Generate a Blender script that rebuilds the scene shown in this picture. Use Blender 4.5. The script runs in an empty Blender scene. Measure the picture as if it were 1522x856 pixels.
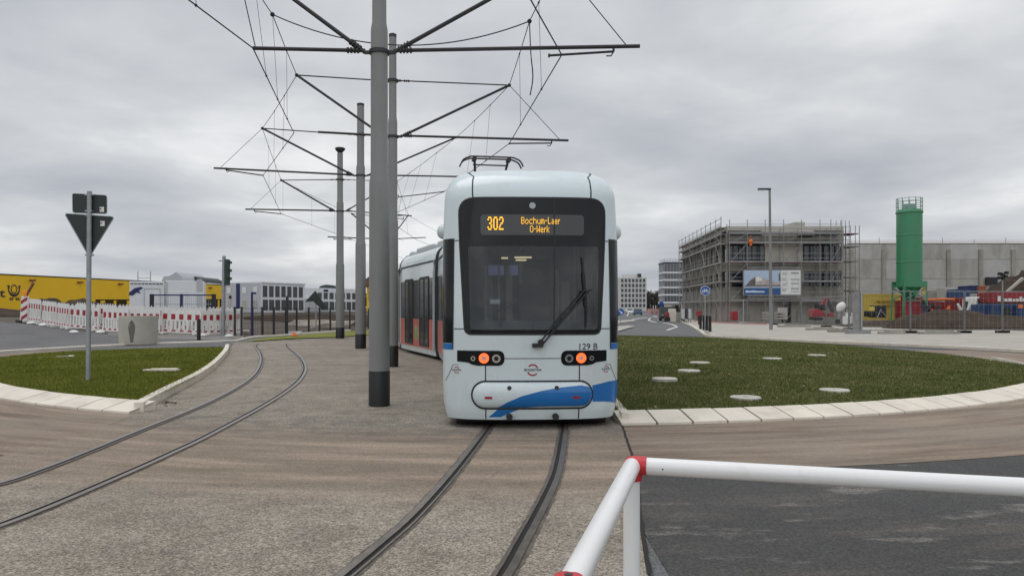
import bpy, bmesh, math, random
import numpy as np
from mathutils import Vector, Matrix, noise as mnoise
R = math.radians
random.seed(7)
D = bpy.data
SC = bpy.context.scene
COL = SC.collection
F, CH, HV, CU = 1099.0, 1.58, 458.0, 761.0      # focal length, eye height, horizon row, centre column of the survey

# ------------------------------------------------------------------ survey helpers
def hgt(x, y):
    s = min(1.0, max(0.0, (y - 28) / 14.0)); s = s * s * (3 - 2 * s)
    return min(1.0, 0.05 * max(0.0, -x - 8)) * s
def P(u, v, Y): return Vector(((u - CU) / F * Y, Y, CH - (v - HV) / F * Y))
def G(u, v, z=0.0):
    k = (v - HV) / F; kx = (u - CU) / F
    f = lambda Y: CH - k * Y - hgt(kx * Y, Y) - z
    Y = 2.0
    while f(Y) > 0 and Y < 500: Y += 0.25
    a, b = Y - 0.25, Y
    for _ in range(30):
        m = (a + b) / 2
        if f(m) > 0: a = m
        else: b = m
    return Vector((kx * b, b, hgt(kx * b, b) + z))
def smooth(pts, n=8):
    pts = [Vector(p) for p in pts]; out = []
    for i in range(len(pts) - 1):
        p0 = pts[i - 1] if i else pts[0] * 2 - pts[1]
        p1, p2 = pts[i], pts[i + 1]
        p3 = pts[i + 2] if i + 2 < len(pts) else p2 * 2 - p1
        for k in range(n):
            t = k / n
            out.append(0.5 * ((2 * p1) + (p2 - p0) * t + (2 * p0 - 5 * p1 + 4 * p2 - p3) * t * t + (3 * p1 - p0 - 3 * p2 + p3) * t ** 3))
    out.append(pts[-1]); return out

# ------------------------------------------------------------------ materials
class NT:
    def __init__(s, name):
        s.m = D.materials.new(name); s.m.use_nodes = True; s.t = s.m.node_tree; s.n = s.t.nodes
        s.b = s.n['Principled BSDF']; s.out = s.n['Material Output']
    def node(s, t, **k):
        x = s.n.new(t)
        for a, b in k.items():
            if a.startswith('i_'):
                key = a[2:].replace('_', ' ')
                x.inputs[key].default_value = b
            else: setattr(x, a, b)
        return x
    def link(s, a, b): s.t.links.new(a, b)
    def coord(s, kind='Object', scale=None):
        if kind == 'World':
            o = s.node('ShaderNodeNewGeometry').outputs['Position']
        else: o = s.node('ShaderNodeTexCoord').outputs[kind]
        if scale is not None:
            v = s.node('ShaderNodeVectorMath', operation='MULTIPLY'); s.link(o, v.inputs[0]); v.inputs[1].default_value = scale; o = v.outputs[0]
        return o
    def noise(s, co, scale, detail=4, rough=.55):
        x = s.node('ShaderNodeTexNoise'); x.inputs['Scale'].default_value = scale; x.inputs['Detail'].default_value = detail
        x.inputs['Roughness'].default_value = rough; s.link(co, x.inputs['Vector']); return x.outputs['Fac']
    def ramp(s, fac, stops):
        x = s.node('ShaderNodeValToRGB'); e = x.color_ramp.elements
        while len(e) < len(stops): e.new(.5)
        for k, (p, c) in enumerate(stops):
            e[k].position = p; e[k].color = (*c, 1) if hasattr(c, '__len__') else (c, c, c, 1)
        s.link(fac, x.inputs['Fac']); return x.outputs['Color']
    def mr(s, v, a, b, c, d, smoothstep=False):
        x = s.node('ShaderNodeMapRange'); x.interpolation_type = 'SMOOTHSTEP' if smoothstep else 'LINEAR'
        s.link(v, x.inputs[0])
        for k, q in enumerate((a, b, c, d)): x.inputs[k + 1].default_value = q
        return x.outputs[0]
    def mix(s, fac, a, b, mode='MIX'):
        x = s.node('ShaderNodeMix', data_type='RGBA', blend_type=mode)
        for sock, val in ((x.inputs[0], fac), (x.inputs[6], a), (x.inputs[7], b)):
            if isinstance(val, (int, float)): sock.default_value = val
            elif isinstance(val, tuple): sock.default_value = (*val, 1)
            else: s.link(val, sock)
        return x.outputs[2]
    def math(s, op, a, b=None):
        x = s.node('ShaderNodeMath', operation=op)
        for k, val in enumerate((a, b)):
            if val is None: continue
            if isinstance(val, (int, float)): x.inputs[k].default_value = val
            else: s.link(val, x.inputs[k])
        return x.outputs[0]
    def bump(s, h, strength=.3, dist=.01):
        x = s.node('ShaderNodeBump'); x.inputs['Strength'].default_value = strength; x.inputs['Distance'].default_value = dist
        s.link(h, x.inputs['Height']); s.link(x.outputs[0], s.b.inputs['Normal'])

MATS = {}
def mat(name, c, r=.6, metal=0.0, var=.12, scale=3.0, bump=0.0, bscale=60, coat=0.0, spec=.5, dirt=None):
    if name in MATS: return MATS[name]
    t = NT(name); co = t.coord('Object')
    n1 = t.noise(co, scale, 5)
    f = t.mr(n1, .25, .75, 1 - var, 1 + var)
    col = t.mix(1.0, c, (1, 1, 1), 'MULTIPLY')
    cc = t.node('ShaderNodeVectorMath', operation='SCALE'); t.link(col, cc.inputs[0]); t.link(f, cc.inputs['Scale'])
    o = cc.outputs[0]
    if dirt:
        n2 = t.noise(t.coord('Object', (1, 1, .35)), dirt[1], 6, .65)
        o = t.mix(t.mr(n2, dirt[2], dirt[2] + .2, 0, dirt[3]), o, dirt[0])
    t.link(o, t.b.inputs['Base Color'])
    t.link(t.mr(n1, .2, .8, max(0, r - .06), min(1, r + .06)), t.b.inputs['Roughness'])
    t.b.inputs['Metallic'].default_value = metal
    t.b.inputs['Specular IOR Level'].default_value = spec
    t.b.inputs['Coat Weight'].default_value = coat; t.b.inputs['Coat Roughness'].default_value = .08
    if bump: t.bump(t.noise(co, bscale, 4), bump, .01)
    MATS[name] = t.m; return t.m
def emit(name, c, s):
    if name in MATS: return MATS[name]
    t = NT(name); t.b.inputs['Base Color'].default_value = (*[x * .3 for x in c], 1)
    t.b.inputs['Emission Color'].default_value = (*c, 1); t.b.inputs['Emission Strength'].default_value = s
    MATS[name] = t.m; return t.m
def clear_glass(name, tint, gl, veil):
    t = NT(name)
    tr = t.node('ShaderNodeBsdfTransparent'); tr.inputs[0].default_value = (*tint, 1)
    gs = t.node('ShaderNodeBsdfGlossy'); gs.inputs['Roughness'].default_value = .02; gs.inputs[0].default_value = (.95, .97, 1, 1)
    df = t.node('ShaderNodeBsdfDiffuse'); df.inputs[0].default_value = (.5, .52, .52, 1)
    fr = t.node('ShaderNodeFresnel'); fr.inputs[0].default_value = 1.5
    n = t.noise(t.coord('Object', (1, 1, .5)), 2.5, 6, .6)
    m0 = t.node('ShaderNodeMixShader'); t.link(t.mr(n, .35, .75, veil * .3, veil * 1.6), m0.inputs[0]); t.link(tr.outputs[0], m0.inputs[1]); t.link(df.outputs[0], m0.inputs[2])
    m1 = t.node('ShaderNodeMixShader'); t.link(t.math('ADD', fr.outputs[0], gl), m1.inputs[0]); t.link(m0.outputs[0], m1.inputs[1]); t.link(gs.outputs[0], m1.inputs[2])
    t.link(m1.outputs[0], t.out.inputs[0]); MATS[name] = t.m; return t.m

RC = (0.0, 24.9)                                 # centre of the roundabout
def polar(t):
    """radius from the roundabout's centre and a noise stretched along the driving direction"""
    pos = t.coord('World')
    v = t.node('ShaderNodeVectorMath', operation='SUBTRACT'); t.link(pos, v.inputs[0]); v.inputs[1].default_value = (RC[0], RC[1], 0)
    sp = t.node('ShaderNodeSeparateXYZ'); t.link(v.outputs[0], sp.inputs[0])
    r = t.math('SQRT', t.math('ADD', t.math('MULTIPLY', sp.outputs[0], sp.outputs[0]), t.math('MULTIPLY', sp.outputs[1], sp.outputs[1])))
    an = t.math('ARCTAN2', sp.outputs[0], t.math('MULTIPLY', sp.outputs[1], -1.0))
    cb = t.node('ShaderNodeCombineXYZ'); t.link(t.math('MULTIPLY', r, 3.2), cb.inputs[0]); t.link(t.math('MULTIPLY', an, 6.5), cb.inputs[1])
    return pos, r, t.noise(cb.outputs[0], 1.0, 6, .6)
def speckle(t, pos, scale, lo, hi):
    vo = t.node('ShaderNodeTexVoronoi'); vo.inputs['Scale'].default_value = scale; t.link(pos, vo.inputs['Vector'])
    sp = t.node('ShaderNodeSeparateColor'); t.link(vo.outputs['Color'], sp.inputs[0])
    return t.mr(sp.outputs[0], 0, 1, lo, hi)
def mul(t, col, f):
    x = t.node('ShaderNodeVectorMath', operation='SCALE'); t.link(col, x.inputs[0]); t.link(f, x.inputs['Scale']); return x.outputs[0]

def slab_material():
    t = NT('exposed_aggregate_concrete'); pos, r, st = polar(t)
    big = t.noise(pos, .55, 5); mid = t.noise(pos, 2.6, 6, .65)
    col = t.mix(t.mr(big, .3, .7, 0, 1), (.312, .274, .224), (.228, .199, .160))
    col = t.mix(t.mr(mid, .46, .66, 0, .75), col, (.140, .120, .096)); col = t.mix(t.mr(t.noise(pos, 1.3, 7, .7), .52, .66, 0, .4), col, (.36, .33, .285))
    band = t.math('MULTIPLY', t.mr(r, 14.9, 15.9, 0, 1, True), t.mr(r, 18.1, 19.4, 1, 0, True))
    col = t.mix(t.math('MULTIPLY', band, t.mr(st, .28, .58, .4, 1.0)), col, t.mix(t.mr(st, .38, .64, 0, 1), (.165, .124, .090), (.325, .258, .198)))
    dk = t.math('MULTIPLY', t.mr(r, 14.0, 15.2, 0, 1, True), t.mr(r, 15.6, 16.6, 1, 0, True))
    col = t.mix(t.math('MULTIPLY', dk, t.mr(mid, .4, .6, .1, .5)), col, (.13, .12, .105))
    sp = speckle(t, pos, 95, .45, 1.55); sp2 = speckle(t, pos, 40, .82, 1.18)
    spb = t.math('MULTIPLY', sp, sp2)
    f = t.mix(t.math('MULTIPLY', band, .55), spb, (1, 1, 1))
    col = t.mix(1.0, col, f, 'MULTIPLY')
    cr = t.node('ShaderNodeTexVoronoi', feature='DISTANCE_TO_EDGE'); cr.inputs['Scale'].default_value = .42
    wob = t.node('ShaderNodeVectorMath', operation='ADD'); t.link(pos, wob.inputs[0])
    nz = t.node('ShaderNodeTexNoise'); nz.inputs['Scale'].default_value = 2.2; nz.inputs['Detail'].default_value = 5; t.link(pos, nz.inputs['Vector'])
    sc = t.node('ShaderNodeVectorMath', operation='SCALE'); t.link(nz.outputs['Color'], sc.inputs[0]); sc.inputs['Scale'].default_value = .7
    t.link(sc.outputs[0], wob.inputs[1]); t.link(wob.outputs[0], cr.inputs['Vector'])
    crack = t.math('MULTIPLY', t.mr(cr.outputs['Distance'], .002, .007, .55, 0), t.mr(big, .5, .62, 0, 1))
    col = t.mix(crack, col, (.09, .08, .07))
    t.link(col, t.b.inputs['Base Color']); t.b.inputs['Roughness'].default_value = .88; t.b.inputs['Specular IOR Level'].default_value = .3
    t.bump(spb, .35, .006); return t.m
def ring_material():
    t = NT('dusty_brown_concrete'); pos, r, st = polar(t)
    big = t.noise(pos, .5, 5); fine = t.noise(pos, 14, 6, .7)
    col = t.mix(t.mr(st, .32, .68, 0, 1), (.135, .099, .072), (.31, .243, .186))
    col = t.mix(t.mr(big, .45, .7, 0, .6), col, (.25, .22, .182))
    col = mul(t, col, t.mr(fine, .2, .8, .8, 1.2))
    col = mul(t, col, speckle(t, pos, 60, .92, 1.08))
    t.link(col, t.b.inputs['Base Color']); t.b.inputs['Roughness'].default_value = .85; t.b.inputs['Specular IOR Level'].default_value = .3
    t.bump(fine, .2, .006); return t.m
def asphalt_material(name, base, mud):
    t = NT(name); pos, r, st = polar(t)
    big = t.noise(pos, .35, 6, .6)
    v = t.node('ShaderNodeVectorMath', operation='MULTIPLY'); t.link(pos, v.inputs[0]); v.inputs[1].default_value = (.8, 2.2, 1)
    md = t.noise(v.outputs[0], 1.0, 8, .68)
    col = t.mix(t.mr(big, .3, .7, 0, 1), tuple(x * .85 for x in base), tuple(x * 1.25 for x in base))
    col = t.mix(t.math('MULTIPLY', t.mr(st, .46, .64, 0, .6), t.mr(t.noise(pos, .9, 4), .42, .62, 0, 1)), col, (.115, .098, .08))
    col = t.mix(t.mr(md, .56, .70, 0, mud), col, (.26, .24, .21))
    sp = speckle(t, pos, 85, .6, 1.5)
    col = mul(t, col, sp)
    t.link(col, t.b.inputs['Base Color']); t.b.inputs['Roughness'].default_value = .82; t.b.inputs['Specular IOR Level'].default_value = .35
    t.bump(sp, .4, .006); return t.m
def soil_material(name, a, b, sc=1.2):
    t = NT(name); pos = t.coord('World'); n = t.noise(pos, sc, 8, .68); f = t.noise(pos, sc * 9, 6, .7)
    col = t.mix(t.mr(n, .3, .7, 0, 1), a, b); col = mul(t, col, t.mr(f, .2, .8, .6, 1.4))
    t.link(col, t.b.inputs['Base Color']); t.b.inputs['Roughness'].default_value = .95; t.b.inputs['Specular IOR Level'].default_value = .15
    t.bump(f, .8, .08); return t.m
def grass_material(name, stops, sc=.45):
    t = NT(name); pos = t.coord('World'); n = t.noise(pos, sc, 7, .65); f = t.noise(pos, 22, 4, .7); m = t.noise(pos, 2.4, 5, .65)
    col = t.ramp(t.math('ADD', t.math('MULTIPLY', n, .5), t.math('MULTIPLY', m, .5)), stops)
    col = mul(t, col, t.mr(f, .25, .75, .55, 1.5))
    t.link(col, t.b.inputs['Base Color']); t.b.inputs['Roughness'].default_value = .8; t.b.inputs['Specular IOR Level'].default_value = .2
    t.bump(f, .7, .03); return t.m

M_SLAB = slab_material(); M_RING = ring_material()
M_ASPH = asphalt_material('asphalt_with_dried_mud', (.052, .051, .050), .8)
M_ROAD = asphalt_material('grey_asphalt', (.115, .115, .118), .25)
M_DIRT = soil_material('bare_site_soil', (.085, .068, .054), (.16, .14, .115))
M_SOIL = soil_material('dug_soil', (.040, .029, .022), (.085, .064, .049), .9)
M_PAVE = mat('pale_paving', (.40, .375, .33), .85, var=.12, scale=.6, bump=.2, dirt=((.25, .22, .18), .7, .5, .5))
M_GRAVEL = mat('grey_gravel', (.2, .19, .175), .9, var=.3, scale=9, bump=.5)
M_REDPAVE = mat('red_cycle_paving', (.30, .14, .12), .85, var=.12)
M_GRASS_R = grass_material('mown_grass', [(.3, (.070, .090, .024)), (.45, (.112, .130, .038)), (.55, (.155, .160, .058)), (.72, (.20, .188, .095))])
M_GRASS_L = grass_material('lush_grass', [(.3, (.095, .115, .014)), (.5, (.16, .18, .026)), (.62, (.20, .205, .042)), (.75, (.23, .21, .07))])
M_KERB = mat('kerb_concrete', (.68, .625, .53), .8, var=.12, scale=1.3, bump=.15, dirt=((.42, .37, .30), 2.0, .5, .45))
M_LID = mat('lid_concrete', (.50, .48, .42), .8, var=.2, scale=3, dirt=((.24, .22, .17), 4.0, .48, .6))
M_JOINT = mat('kerb_joint', (.10, .09, .08), .95)
M_PAINT = mat('road_paint', (.58, .58, .56), .7, var=.15, scale=6)
M_STEEL = mat('rail_steel', (.27, .24, .215), .35, .85, var=.2, scale=8)
M_RAILDK = mat('rail_groove', (.016, .014, .013), .9)
M_SEAL = mat('bitumen_seal', (.115, .098, .08), .88, var=.7, scale=7, bump=.4, bscale=30)
M_POLE = mat('pole_grey', (.225, .228, .22), .55, .1, var=.06, scale=1.4, dirt=((.17, .16, .145), 3.0, .52, .5))
M_BLACK = mat('black_paint', (.012, .012, .013), .5, var=.1)
M_DARK = mat('dark_steel', (.045, .043, .045), .5, .4, var=.2)
M_WIRE = mat('weathered_copper_wire', (.035, .034, .036), .6, .3)
M_GALV = mat('galvanised_steel', (.33, .345, .35), .5, .55, var=.18, scale=6)
M_SCAF = mat('scaffold_tube', (.27, .27, .265), .55, .4, var=.25, scale=2)
M_SIGNBK = mat('sign_back_grey', (.026, .036, .034), .55, .1, var=.1)
M_WHITE = mat('white_plastic', (.74, .735, .71), .5, var=.07, scale=2, dirt=((.42, .37, .31), 3.0, .5, .45))
M_TUBEW = mat('white_enamel', (.80, .80, .79), .32, var=.03, coat=.1, dirt=((.50, .47, .42), 9.0, .60, .35))
M_RED = mat('red_plastic', (.52, .02, .03), .38, var=.06)
M_REDS = mat('red_sheeting', (.34, .016, .025), .45, var=.1)
M_CONC = mat('precast_concrete', (.43, .42, .38), .85, var=.14, scale=.6, bump=.15, dirt=((.22, .205, .18), .5, .5, .6))
M_CONCD = mat('raw_concrete', (.33, .315, .27), .9, var=.2, scale=.5, dirt=((.15, .14, .12), .6, .5, .6))
M_RINGC = mat('concrete_pipe', (.40, .385, .33), .85, var=.14, scale=1.5, bump=.25)
M_STAIN = mat('wet_stain', (.14, .135, .11), .8)
M_YEL = mat('yellow_cladding', (.84, .52, .008), .5, var=.06, scale=.2)
M_YELC = mat('yellow_container', (.62, .47, .09), .55, var=.1)
M_GLASSD = mat('dark_window', (.012, .014, .017), .08, var=.1, spec=.6)
M_GLASSO = mat('office_window', (.075, .082, .088), .15, var=.25, scale=1.5, spec=.6)
M_GLASSB = mat('blue_dark_window', (.03, .04, .055), .12, var=.1, spec=.6)
M_CABIN = mat('cabin_white', (.70, .72, .74), .5, var=.05, scale=.8)
M_CABG = mat('cabin_grey', (.47, .48, .50), .55, var=.06)
M_BLUE = mat('sign_blue', (.012, .09, .36), .4, var=.05)
M_NAVY = mat('navy_paint', (.012, .018, .10), .45)
M_GREEN = mat('silo_green', (.045, .245, .115), .42, var=.08, scale=.5, dirt=((.10, .20, .12), 1.1, .48, .55))
M_GREEND = mat('silo_hopper_green', (.018, .19, .08), .5)
M_REDM = mat('machine_red', (.27, .020, .028), .55, var=.3, scale=1.2, dirt=((.16, .12, .095), .9, .5, .6))
M_BLUEM = mat('machine_blue', (.022, .062, .16), .55, var=.3, scale=1.2, dirt=((.13, .12, .11), .9, .5, .6))
M_ORANGE = mat('orange', (.75, .16, .02), .5)
M_LAMPO = emit('amber_beacon', (1.0, .30, .02), .35)
M_BROWN = mat('brown_brick', (.16, .085, .06), .8, var=.2, scale=6)
M_OFFW = mat('office_render', (.56, .56, .54), .7, var=.05)
M_RUSTRED = mat('red_brown_deck', (.17, .055, .06), .7, var=.2)
M_TREE = mat('winter_trees', (.05, .044, .038), .9, var=.4, scale=.2)
M_TREEG = mat('signal_green', (.010, .035, .024), .45)
# tram
M_TW = mat('tram_paint', (.62, .705, .72), .28, var=.025, scale=1.2, coat=.35, dirt=((.40, .40, .36), 1.4, .50, .30))
M_TG = mat('tram_seam', (.018, .019, .02), .6)
M_TB = mat('tram_blue', (.004, .14, .42), .30, var=.05, coat=.35)
M_TMASK = mat('tram_black_glass', (.008, .010, .012), .10, var=.05, spec=.28)
M_TDISP = mat('display_panel', (.05, .054, .056), .3, var=.04)
M_TRED = mat('tram_advert_red', (.46, .10, .075), .35, var=.18, scale=1.5, coat=.25)
M_TADG = mat('tram_advert_green', (.20, .26, .10), .4, var=.35, scale=4)
M_CHROME = mat('lamp_chrome', (.75, .75, .74), .14, .95)
M_INT = mat('cab_grey', (.20, .212, .22), .7, var=.12)
M_INTL = mat('cab_pale', (.48, .46, .43), .7, var=.2)
M_INTD = mat('cab_dark', (.07, .072, .078), .6)
M_BELL = mat('bellows_rubber', (.075, .077, .078), .75)
M_TGREY = mat('tram_roof_grey', (.42, .45, .46), .5, var=.08)
M_SCREEN = clear_glass('windscreen_glass', (.60, .66, .69), .0, .03)
M_SIDEG = mat('tram_side_glass', (.022, .025, .028), .12, var=.1, spec=.22)
E_LED = emit('amber_led', (1.0, .52, .03), 1.5)
E_TAIL = emit('tail_lamp', (1.0, .12, .025), 1.9)
E_TAILC = emit('tail_lamp_centre', (.62, .30, .25), .55)
E_STRIP = emit('cab_lamp', (1.0, .80, .45), .75)
E_SCRN = emit('monitor_glow', (.30, .31, .62), .14)

# ------------------------------------------------------------------ mesh building
class MB:
    def __init__(s): s.v = []; s.f = []; s.mi = []; s.k = 0
    def add(s, vs, fs):
        o = len(s.v); s.v += [tuple(p) for p in vs]; s.f += [tuple(i + o for i in f) for f in fs]; s.mi += [s.k] * len(fs); return s
    def mat(s, k): s.k = k; return s
    def box(s, c, d, rz=0.0, M=None):
        c = Vector(c); h = Vector(d) / 2; m = M or Matrix.Rotation(rz, 3, 'Z')
        vs = [c + m @ Vector((sx * h.x, sy * h.y, sz * h.z)) for sz in (-1, 1) for sy in (-1, 1) for sx in (-1, 1)]
        return s.add(vs, [(0, 2, 3, 1), (4, 5, 7, 6), (0, 1, 5, 4), (2, 6, 7, 3), (0, 4, 6, 2), (1, 3, 7, 5)])
    def lo(s, a, b):
        a, b = Vector(a), Vector(b); return s.box((a + b) / 2, b - a)
    def beam(s, a, b, w, h=None):
        a, b = Vector(a), Vector(b); d = b - a; L = d.length; h = h or w
        if L < 1e-6: return s
        m = d.to_track_quat('Y', 'Z').to_matrix(); return s.box((a + b) / 2, (w, L, h), M=m)
    def tube(s, a, b, r0, r1=None, n=12, caps=True):
        a, b = Vector(a), Vector(b); r1 = r0 if r1 is None else r1
        m = (b - a).to_track_quat('Z', 'Y').to_matrix(); vs = []
        for q, r in ((a, r0), (b, r1)):
            for i in range(n):
                t = 2 * math.pi * i / n; vs.append(q + m @ Vector((math.cos(t) * r, math.sin(t) * r, 0)))
        fs = [(i, (i + 1) % n, n + (i + 1) % n, n + i) for i in range(n)]
        if caps: fs += [tuple(range(n - 1, -1, -1)), tuple(range(n, 2 * n))]
        return s.add(vs, fs)
    def path(s, pts, r, n=6):
        pts = [Vector(p) for p in pts]; vs = []; N = len(pts)
        for i, p in enumerate(pts):
            d = (pts[min(i + 1, N - 1)] - pts[max(i - 1, 0)]).normalized()
            up = Vector((0, 0, 1)) if abs(d.z) < .95 else Vector((1, 0, 0))
            x = d.cross(up).normalized(); y = x.cross(d)
            for k in range(n):
                t = 2 * math.pi * k / n; vs.append(p + (x * math.cos(t) + y * math.sin(t)) * r)
        fs = [(i * n + k, i * n + (k + 1) % n, (i + 1) * n + (k + 1) % n, (i + 1) * n + k) for i in range(N - 1) for k in range(n)]
        fs += [tuple(range(n - 1, -1, -1)), tuple((N - 1) * n + k for k in range(n))]
        return s.add(vs, fs)
    def lathe(s, prof, c, n=24):
        c = Vector(c); vs = []; N = len(prof)
        for r, z in prof:
            for i in range(n):
                t = 2 * math.pi * i / n; vs.append(c + Vector((math.cos(t) * r, math.sin(t) * r, z)))
        fs = [(j * n + i, j * n + (i + 1) % n, (j + 1) * n + (i + 1) % n, (j + 1) * n + i) for j in range(N - 1) for i in range(n)]
        fs += [tuple(range(n - 1, -1, -1)), tuple((N - 1) * n + i for i in range(n))]
        return s.add(vs, fs)
    def prism(s, pts, ext):
        pts = [Vector(p) for p in pts]; e = Vector(ext); n = len(pts)
        return s.add(pts + [p + e for p in pts], [tuple(range(n - 1, -1, -1)), tuple(range(n, 2 * n))] + [(i, (i + 1) % n, n + (i + 1) % n, n + i) for i in range(n)])
    def ball(s, c, r, sc=(1, 1, 1), n=14, m=9):
        c = Vector(c); vs = []
        for j in range(m + 1):
            a = math.pi * j / m - math.pi / 2
            rr = max(math.cos(a), 1e-3)
            for i in range(n):
                t = 2 * math.pi * i / n; vs.append(c + Vector((math.cos(t) * rr * r * sc[0], math.sin(t) * rr * r * sc[1], math.sin(a) * r * sc[2])))
        fs = [(j * n + i, j * n + (i + 1) % n, (j + 1) * n + (i + 1) % n, (j + 1) * n + i) for j in range(m) for i in range(n)]
        return s.add(vs, fs)
    def disc(s, c, r, nrm, th=.01, n=28):
        c = Vector(c); nrm = Vector(nrm).normalized(); return s.tube(c, c + nrm * th, r, r, n)
    def annulus(s, c, r0, r1, nrm, th=.004, n=28, a0=0, a1=360, up=(0, 0, 1)):
        c = Vector(c); nrm = Vector(nrm).normalized(); up = Vector(up) if abs(nrm.z) < .95 else Vector((0, 1, 0))
        x = up.cross(nrm).normalized(); y = nrm.cross(x)
        full = abs(a1 - a0) >= 360; N = n if full else n + 1; vs = []
        for q in (0, th):
            for r in (r0, r1):
                for i in range(N):
                    t = R(a0 + (a1 - a0) * i / n); vs.append(c + nrm * q + (x * math.cos(t) + y * math.sin(t)) * r)
        fs = []
        for i in range(n):
            j = (i + 1) % N
            for a, b in ((2, 3), (1, 3), (2, 0), (0, 1)):
                fs.append((a * N + i, a * N + j, b * N + j, b * N + i))
        return s.add(vs, fs)
    def build(s, name, mats, parent=None, angle=35, bevel=0, fix=True):
        me = D.meshes.new(name); off = Vector((0, 0, 0)); p = parent
        while p is not None: off += Vector(p.location); p = p.parent
        me.from_pydata([(x - off.x, y - off.y, z - off.z) for x, y, z in s.v], [], s.f)
        for m in (mats if isinstance(mats, (list, tuple)) else [mats]): me.materials.append(m)
        if any(s.mi): me.polygons.foreach_set('material_index', s.mi)
        if fix:
            bm = bmesh.new(); bm.from_mesh(me); bmesh.ops.recalc_face_normals(bm, faces=bm.faces); bm.to_mesh(me); bm.free()
        if angle: me.shade_smooth(); me.set_sharp_from_angle(angle=R(angle))
        o = D.objects.new(name, me); COL.objects.link(o)
        if parent: o.parent = parent
        if bevel:
            b = o.modifiers.new('edge', 'BEVEL'); b.width = bevel; b.segments = 2; b.limit_method = 'ANGLE'; b.angle_limit = R(40)
        return o
def tag(o, label=None, cat=None, group=None, kind=None):
    if label: o['label'] = label
    if cat: o['category'] = cat
    if group: o['group'] = group
    if kind: o['kind'] = kind
    return o
def thing(name, label, cat, loc=(0, 0, 0), group=None):
    o = D.objects.new(name, None); COL.objects.link(o); o.location = loc; o.empty_display_size = .2
    return tag(o, label, cat, group)
def copy_tree(o, parent=None):
    c = o.copy(); COL.objects.link(c); c.parent = parent
    for ch in list(o.children): copy_tree(ch, c)
    return c
def struct(o): o['kind'] = 'structure'; return o

def fill2d(loops, ucuts, vcuts):
    """triangulated 2D area (outer loop, then holes) cut along grid lines"""
    bm = bmesh.new(); es = []
    for lp in loops:
        vs = [bm.verts.new((a, b, 0)) for a, b in lp]
        for i in range(len(vs)): es.append(bm.edges.new((vs[i], vs[(i + 1) % len(vs)])))
    if len(loops) == 1 and len(loops[0]) < 5:
        bm.faces.new([e.verts[0] for e in es])
    else: bmesh.ops.triangle_fill(bm, use_beauty=True, use_dissolve=False, edges=es)
    us = [p[0] for l in loops for p in l]; ws = [p[1] for l in loops for p in l]
    for cuts, lo, hi, no in ((ucuts, min(us), max(us), (1, 0, 0)), (vcuts, min(ws), max(ws), (0, 1, 0))):
        for c in cuts:
            if lo + 1e-4 < c < hi - 1e-4:
                bmesh.ops.bisect_plane(bm, geom=bm.verts[:] + bm.edges[:] + bm.faces[:], dist=1e-6, plane_co=Vector(no) * c, plane_no=no)
    return bm
def sheet(name, pts, z, m, cell=0, dome=0.0, holes=()):
    """an area of ground; follows the terrain"""
    pts = [(p[0], p[1]) for p in pts]
    xs = [p[0] for p in pts]; ys = [p[1] for p in pts]
    uc = [math.floor(min(xs)) + i * cell for i in range(int((max(xs) - min(xs)) / cell) + 2)] if cell else []
    vc = [math.floor(min(ys)) + i * cell for i in range(int((max(ys) - min(ys)) / cell) + 2)] if cell else []
    bm = fill2d([pts] + [list(h) for h in holes], uc, vc)
    for v in bm.verts:
        d = 0
        if dome:
            q = Vector((v.co.x, v.co.y)); e = 1e9
            for i in range(len(pts)):
                a, b = Vector(pts[i]), Vector(pts[(i + 1) % len(pts)]); ab = b - a
                t = max(0, min(1, (q - a).dot(ab) / max(ab.dot(ab), 1e-9))); e = min(e, (q - a - ab * t).length)
            k = min(1, e / 4.0); d = dome * k * (2 - k)
        v.co.z = hgt(v.co.x, v.co.y) + z + d
    bmesh.ops.recalc_face_normals(bm, faces=bm.faces)
    if sum(f.normal.z for f in bm.faces) < 0: bmesh.ops.reverse_faces(bm, faces=bm.faces[:])
    me = D.meshes.new(name); bm.to_mesh(me); bm.free(); me.materials.append(m)
    o = D.objects.new(name, me); COL.objects.link(o); return struct(o)
def text_mesh(txt, size, bold=0.0):
    cu = D.curves.new('lettering', 'FONT'); cu.body = txt; cu.size = size; cu.align_x = 'CENTER'; cu.align_y = 'CENTER'; cu.offset = bold; cu.resolution_u = 3
    o = D.objects.new('lettering', cu); me = D.meshes.new_from_object(o); vs = [(v.co.x, v.co.y) for v in me.vertices]; fs = [tuple(p.vertices) for p in me.polygons]
    D.objects.remove(o); D.curves.remove(cu); D.meshes.remove(me); return vs, fs

# ------------------------------------------------------------------ ground
gx = sorted(set([-3000, -1500, -700, -400, -200, -120] + list(range(-90, 91, 3)) + [120, 200, 400, 700, 1500, 3000]))
gy = sorted(set([-600, -200, -80, -40] + list(range(-20, 131, 3)) + [160, 200, 260, 350, 500, 800, 1400, 2500, 4500]))
b = MB(); nx = len(gx)
b.add([(x, y, hgt(x, y) - .04) for y in gy for x in gx], [(j * nx + i, j * nx + i + 1, (j + 1) * nx + i + 1, (j + 1) * nx + i) for j in range(len(gy) - 1) for i in range(nx - 1)])
struct(b.build('ground', M_DIRT))

def circ(r, a0, a1, n): return [(RC[0] + r * math.sin(R(a0 + (a1 - a0) * i / n)), RC[1] - r * math.cos(R(a0 + (a1 - a0) * i / n))) for i in range(n + 1)]
px = lambda *uv: [tuple(G(u, v))[:2] for u, v in uv]
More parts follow.
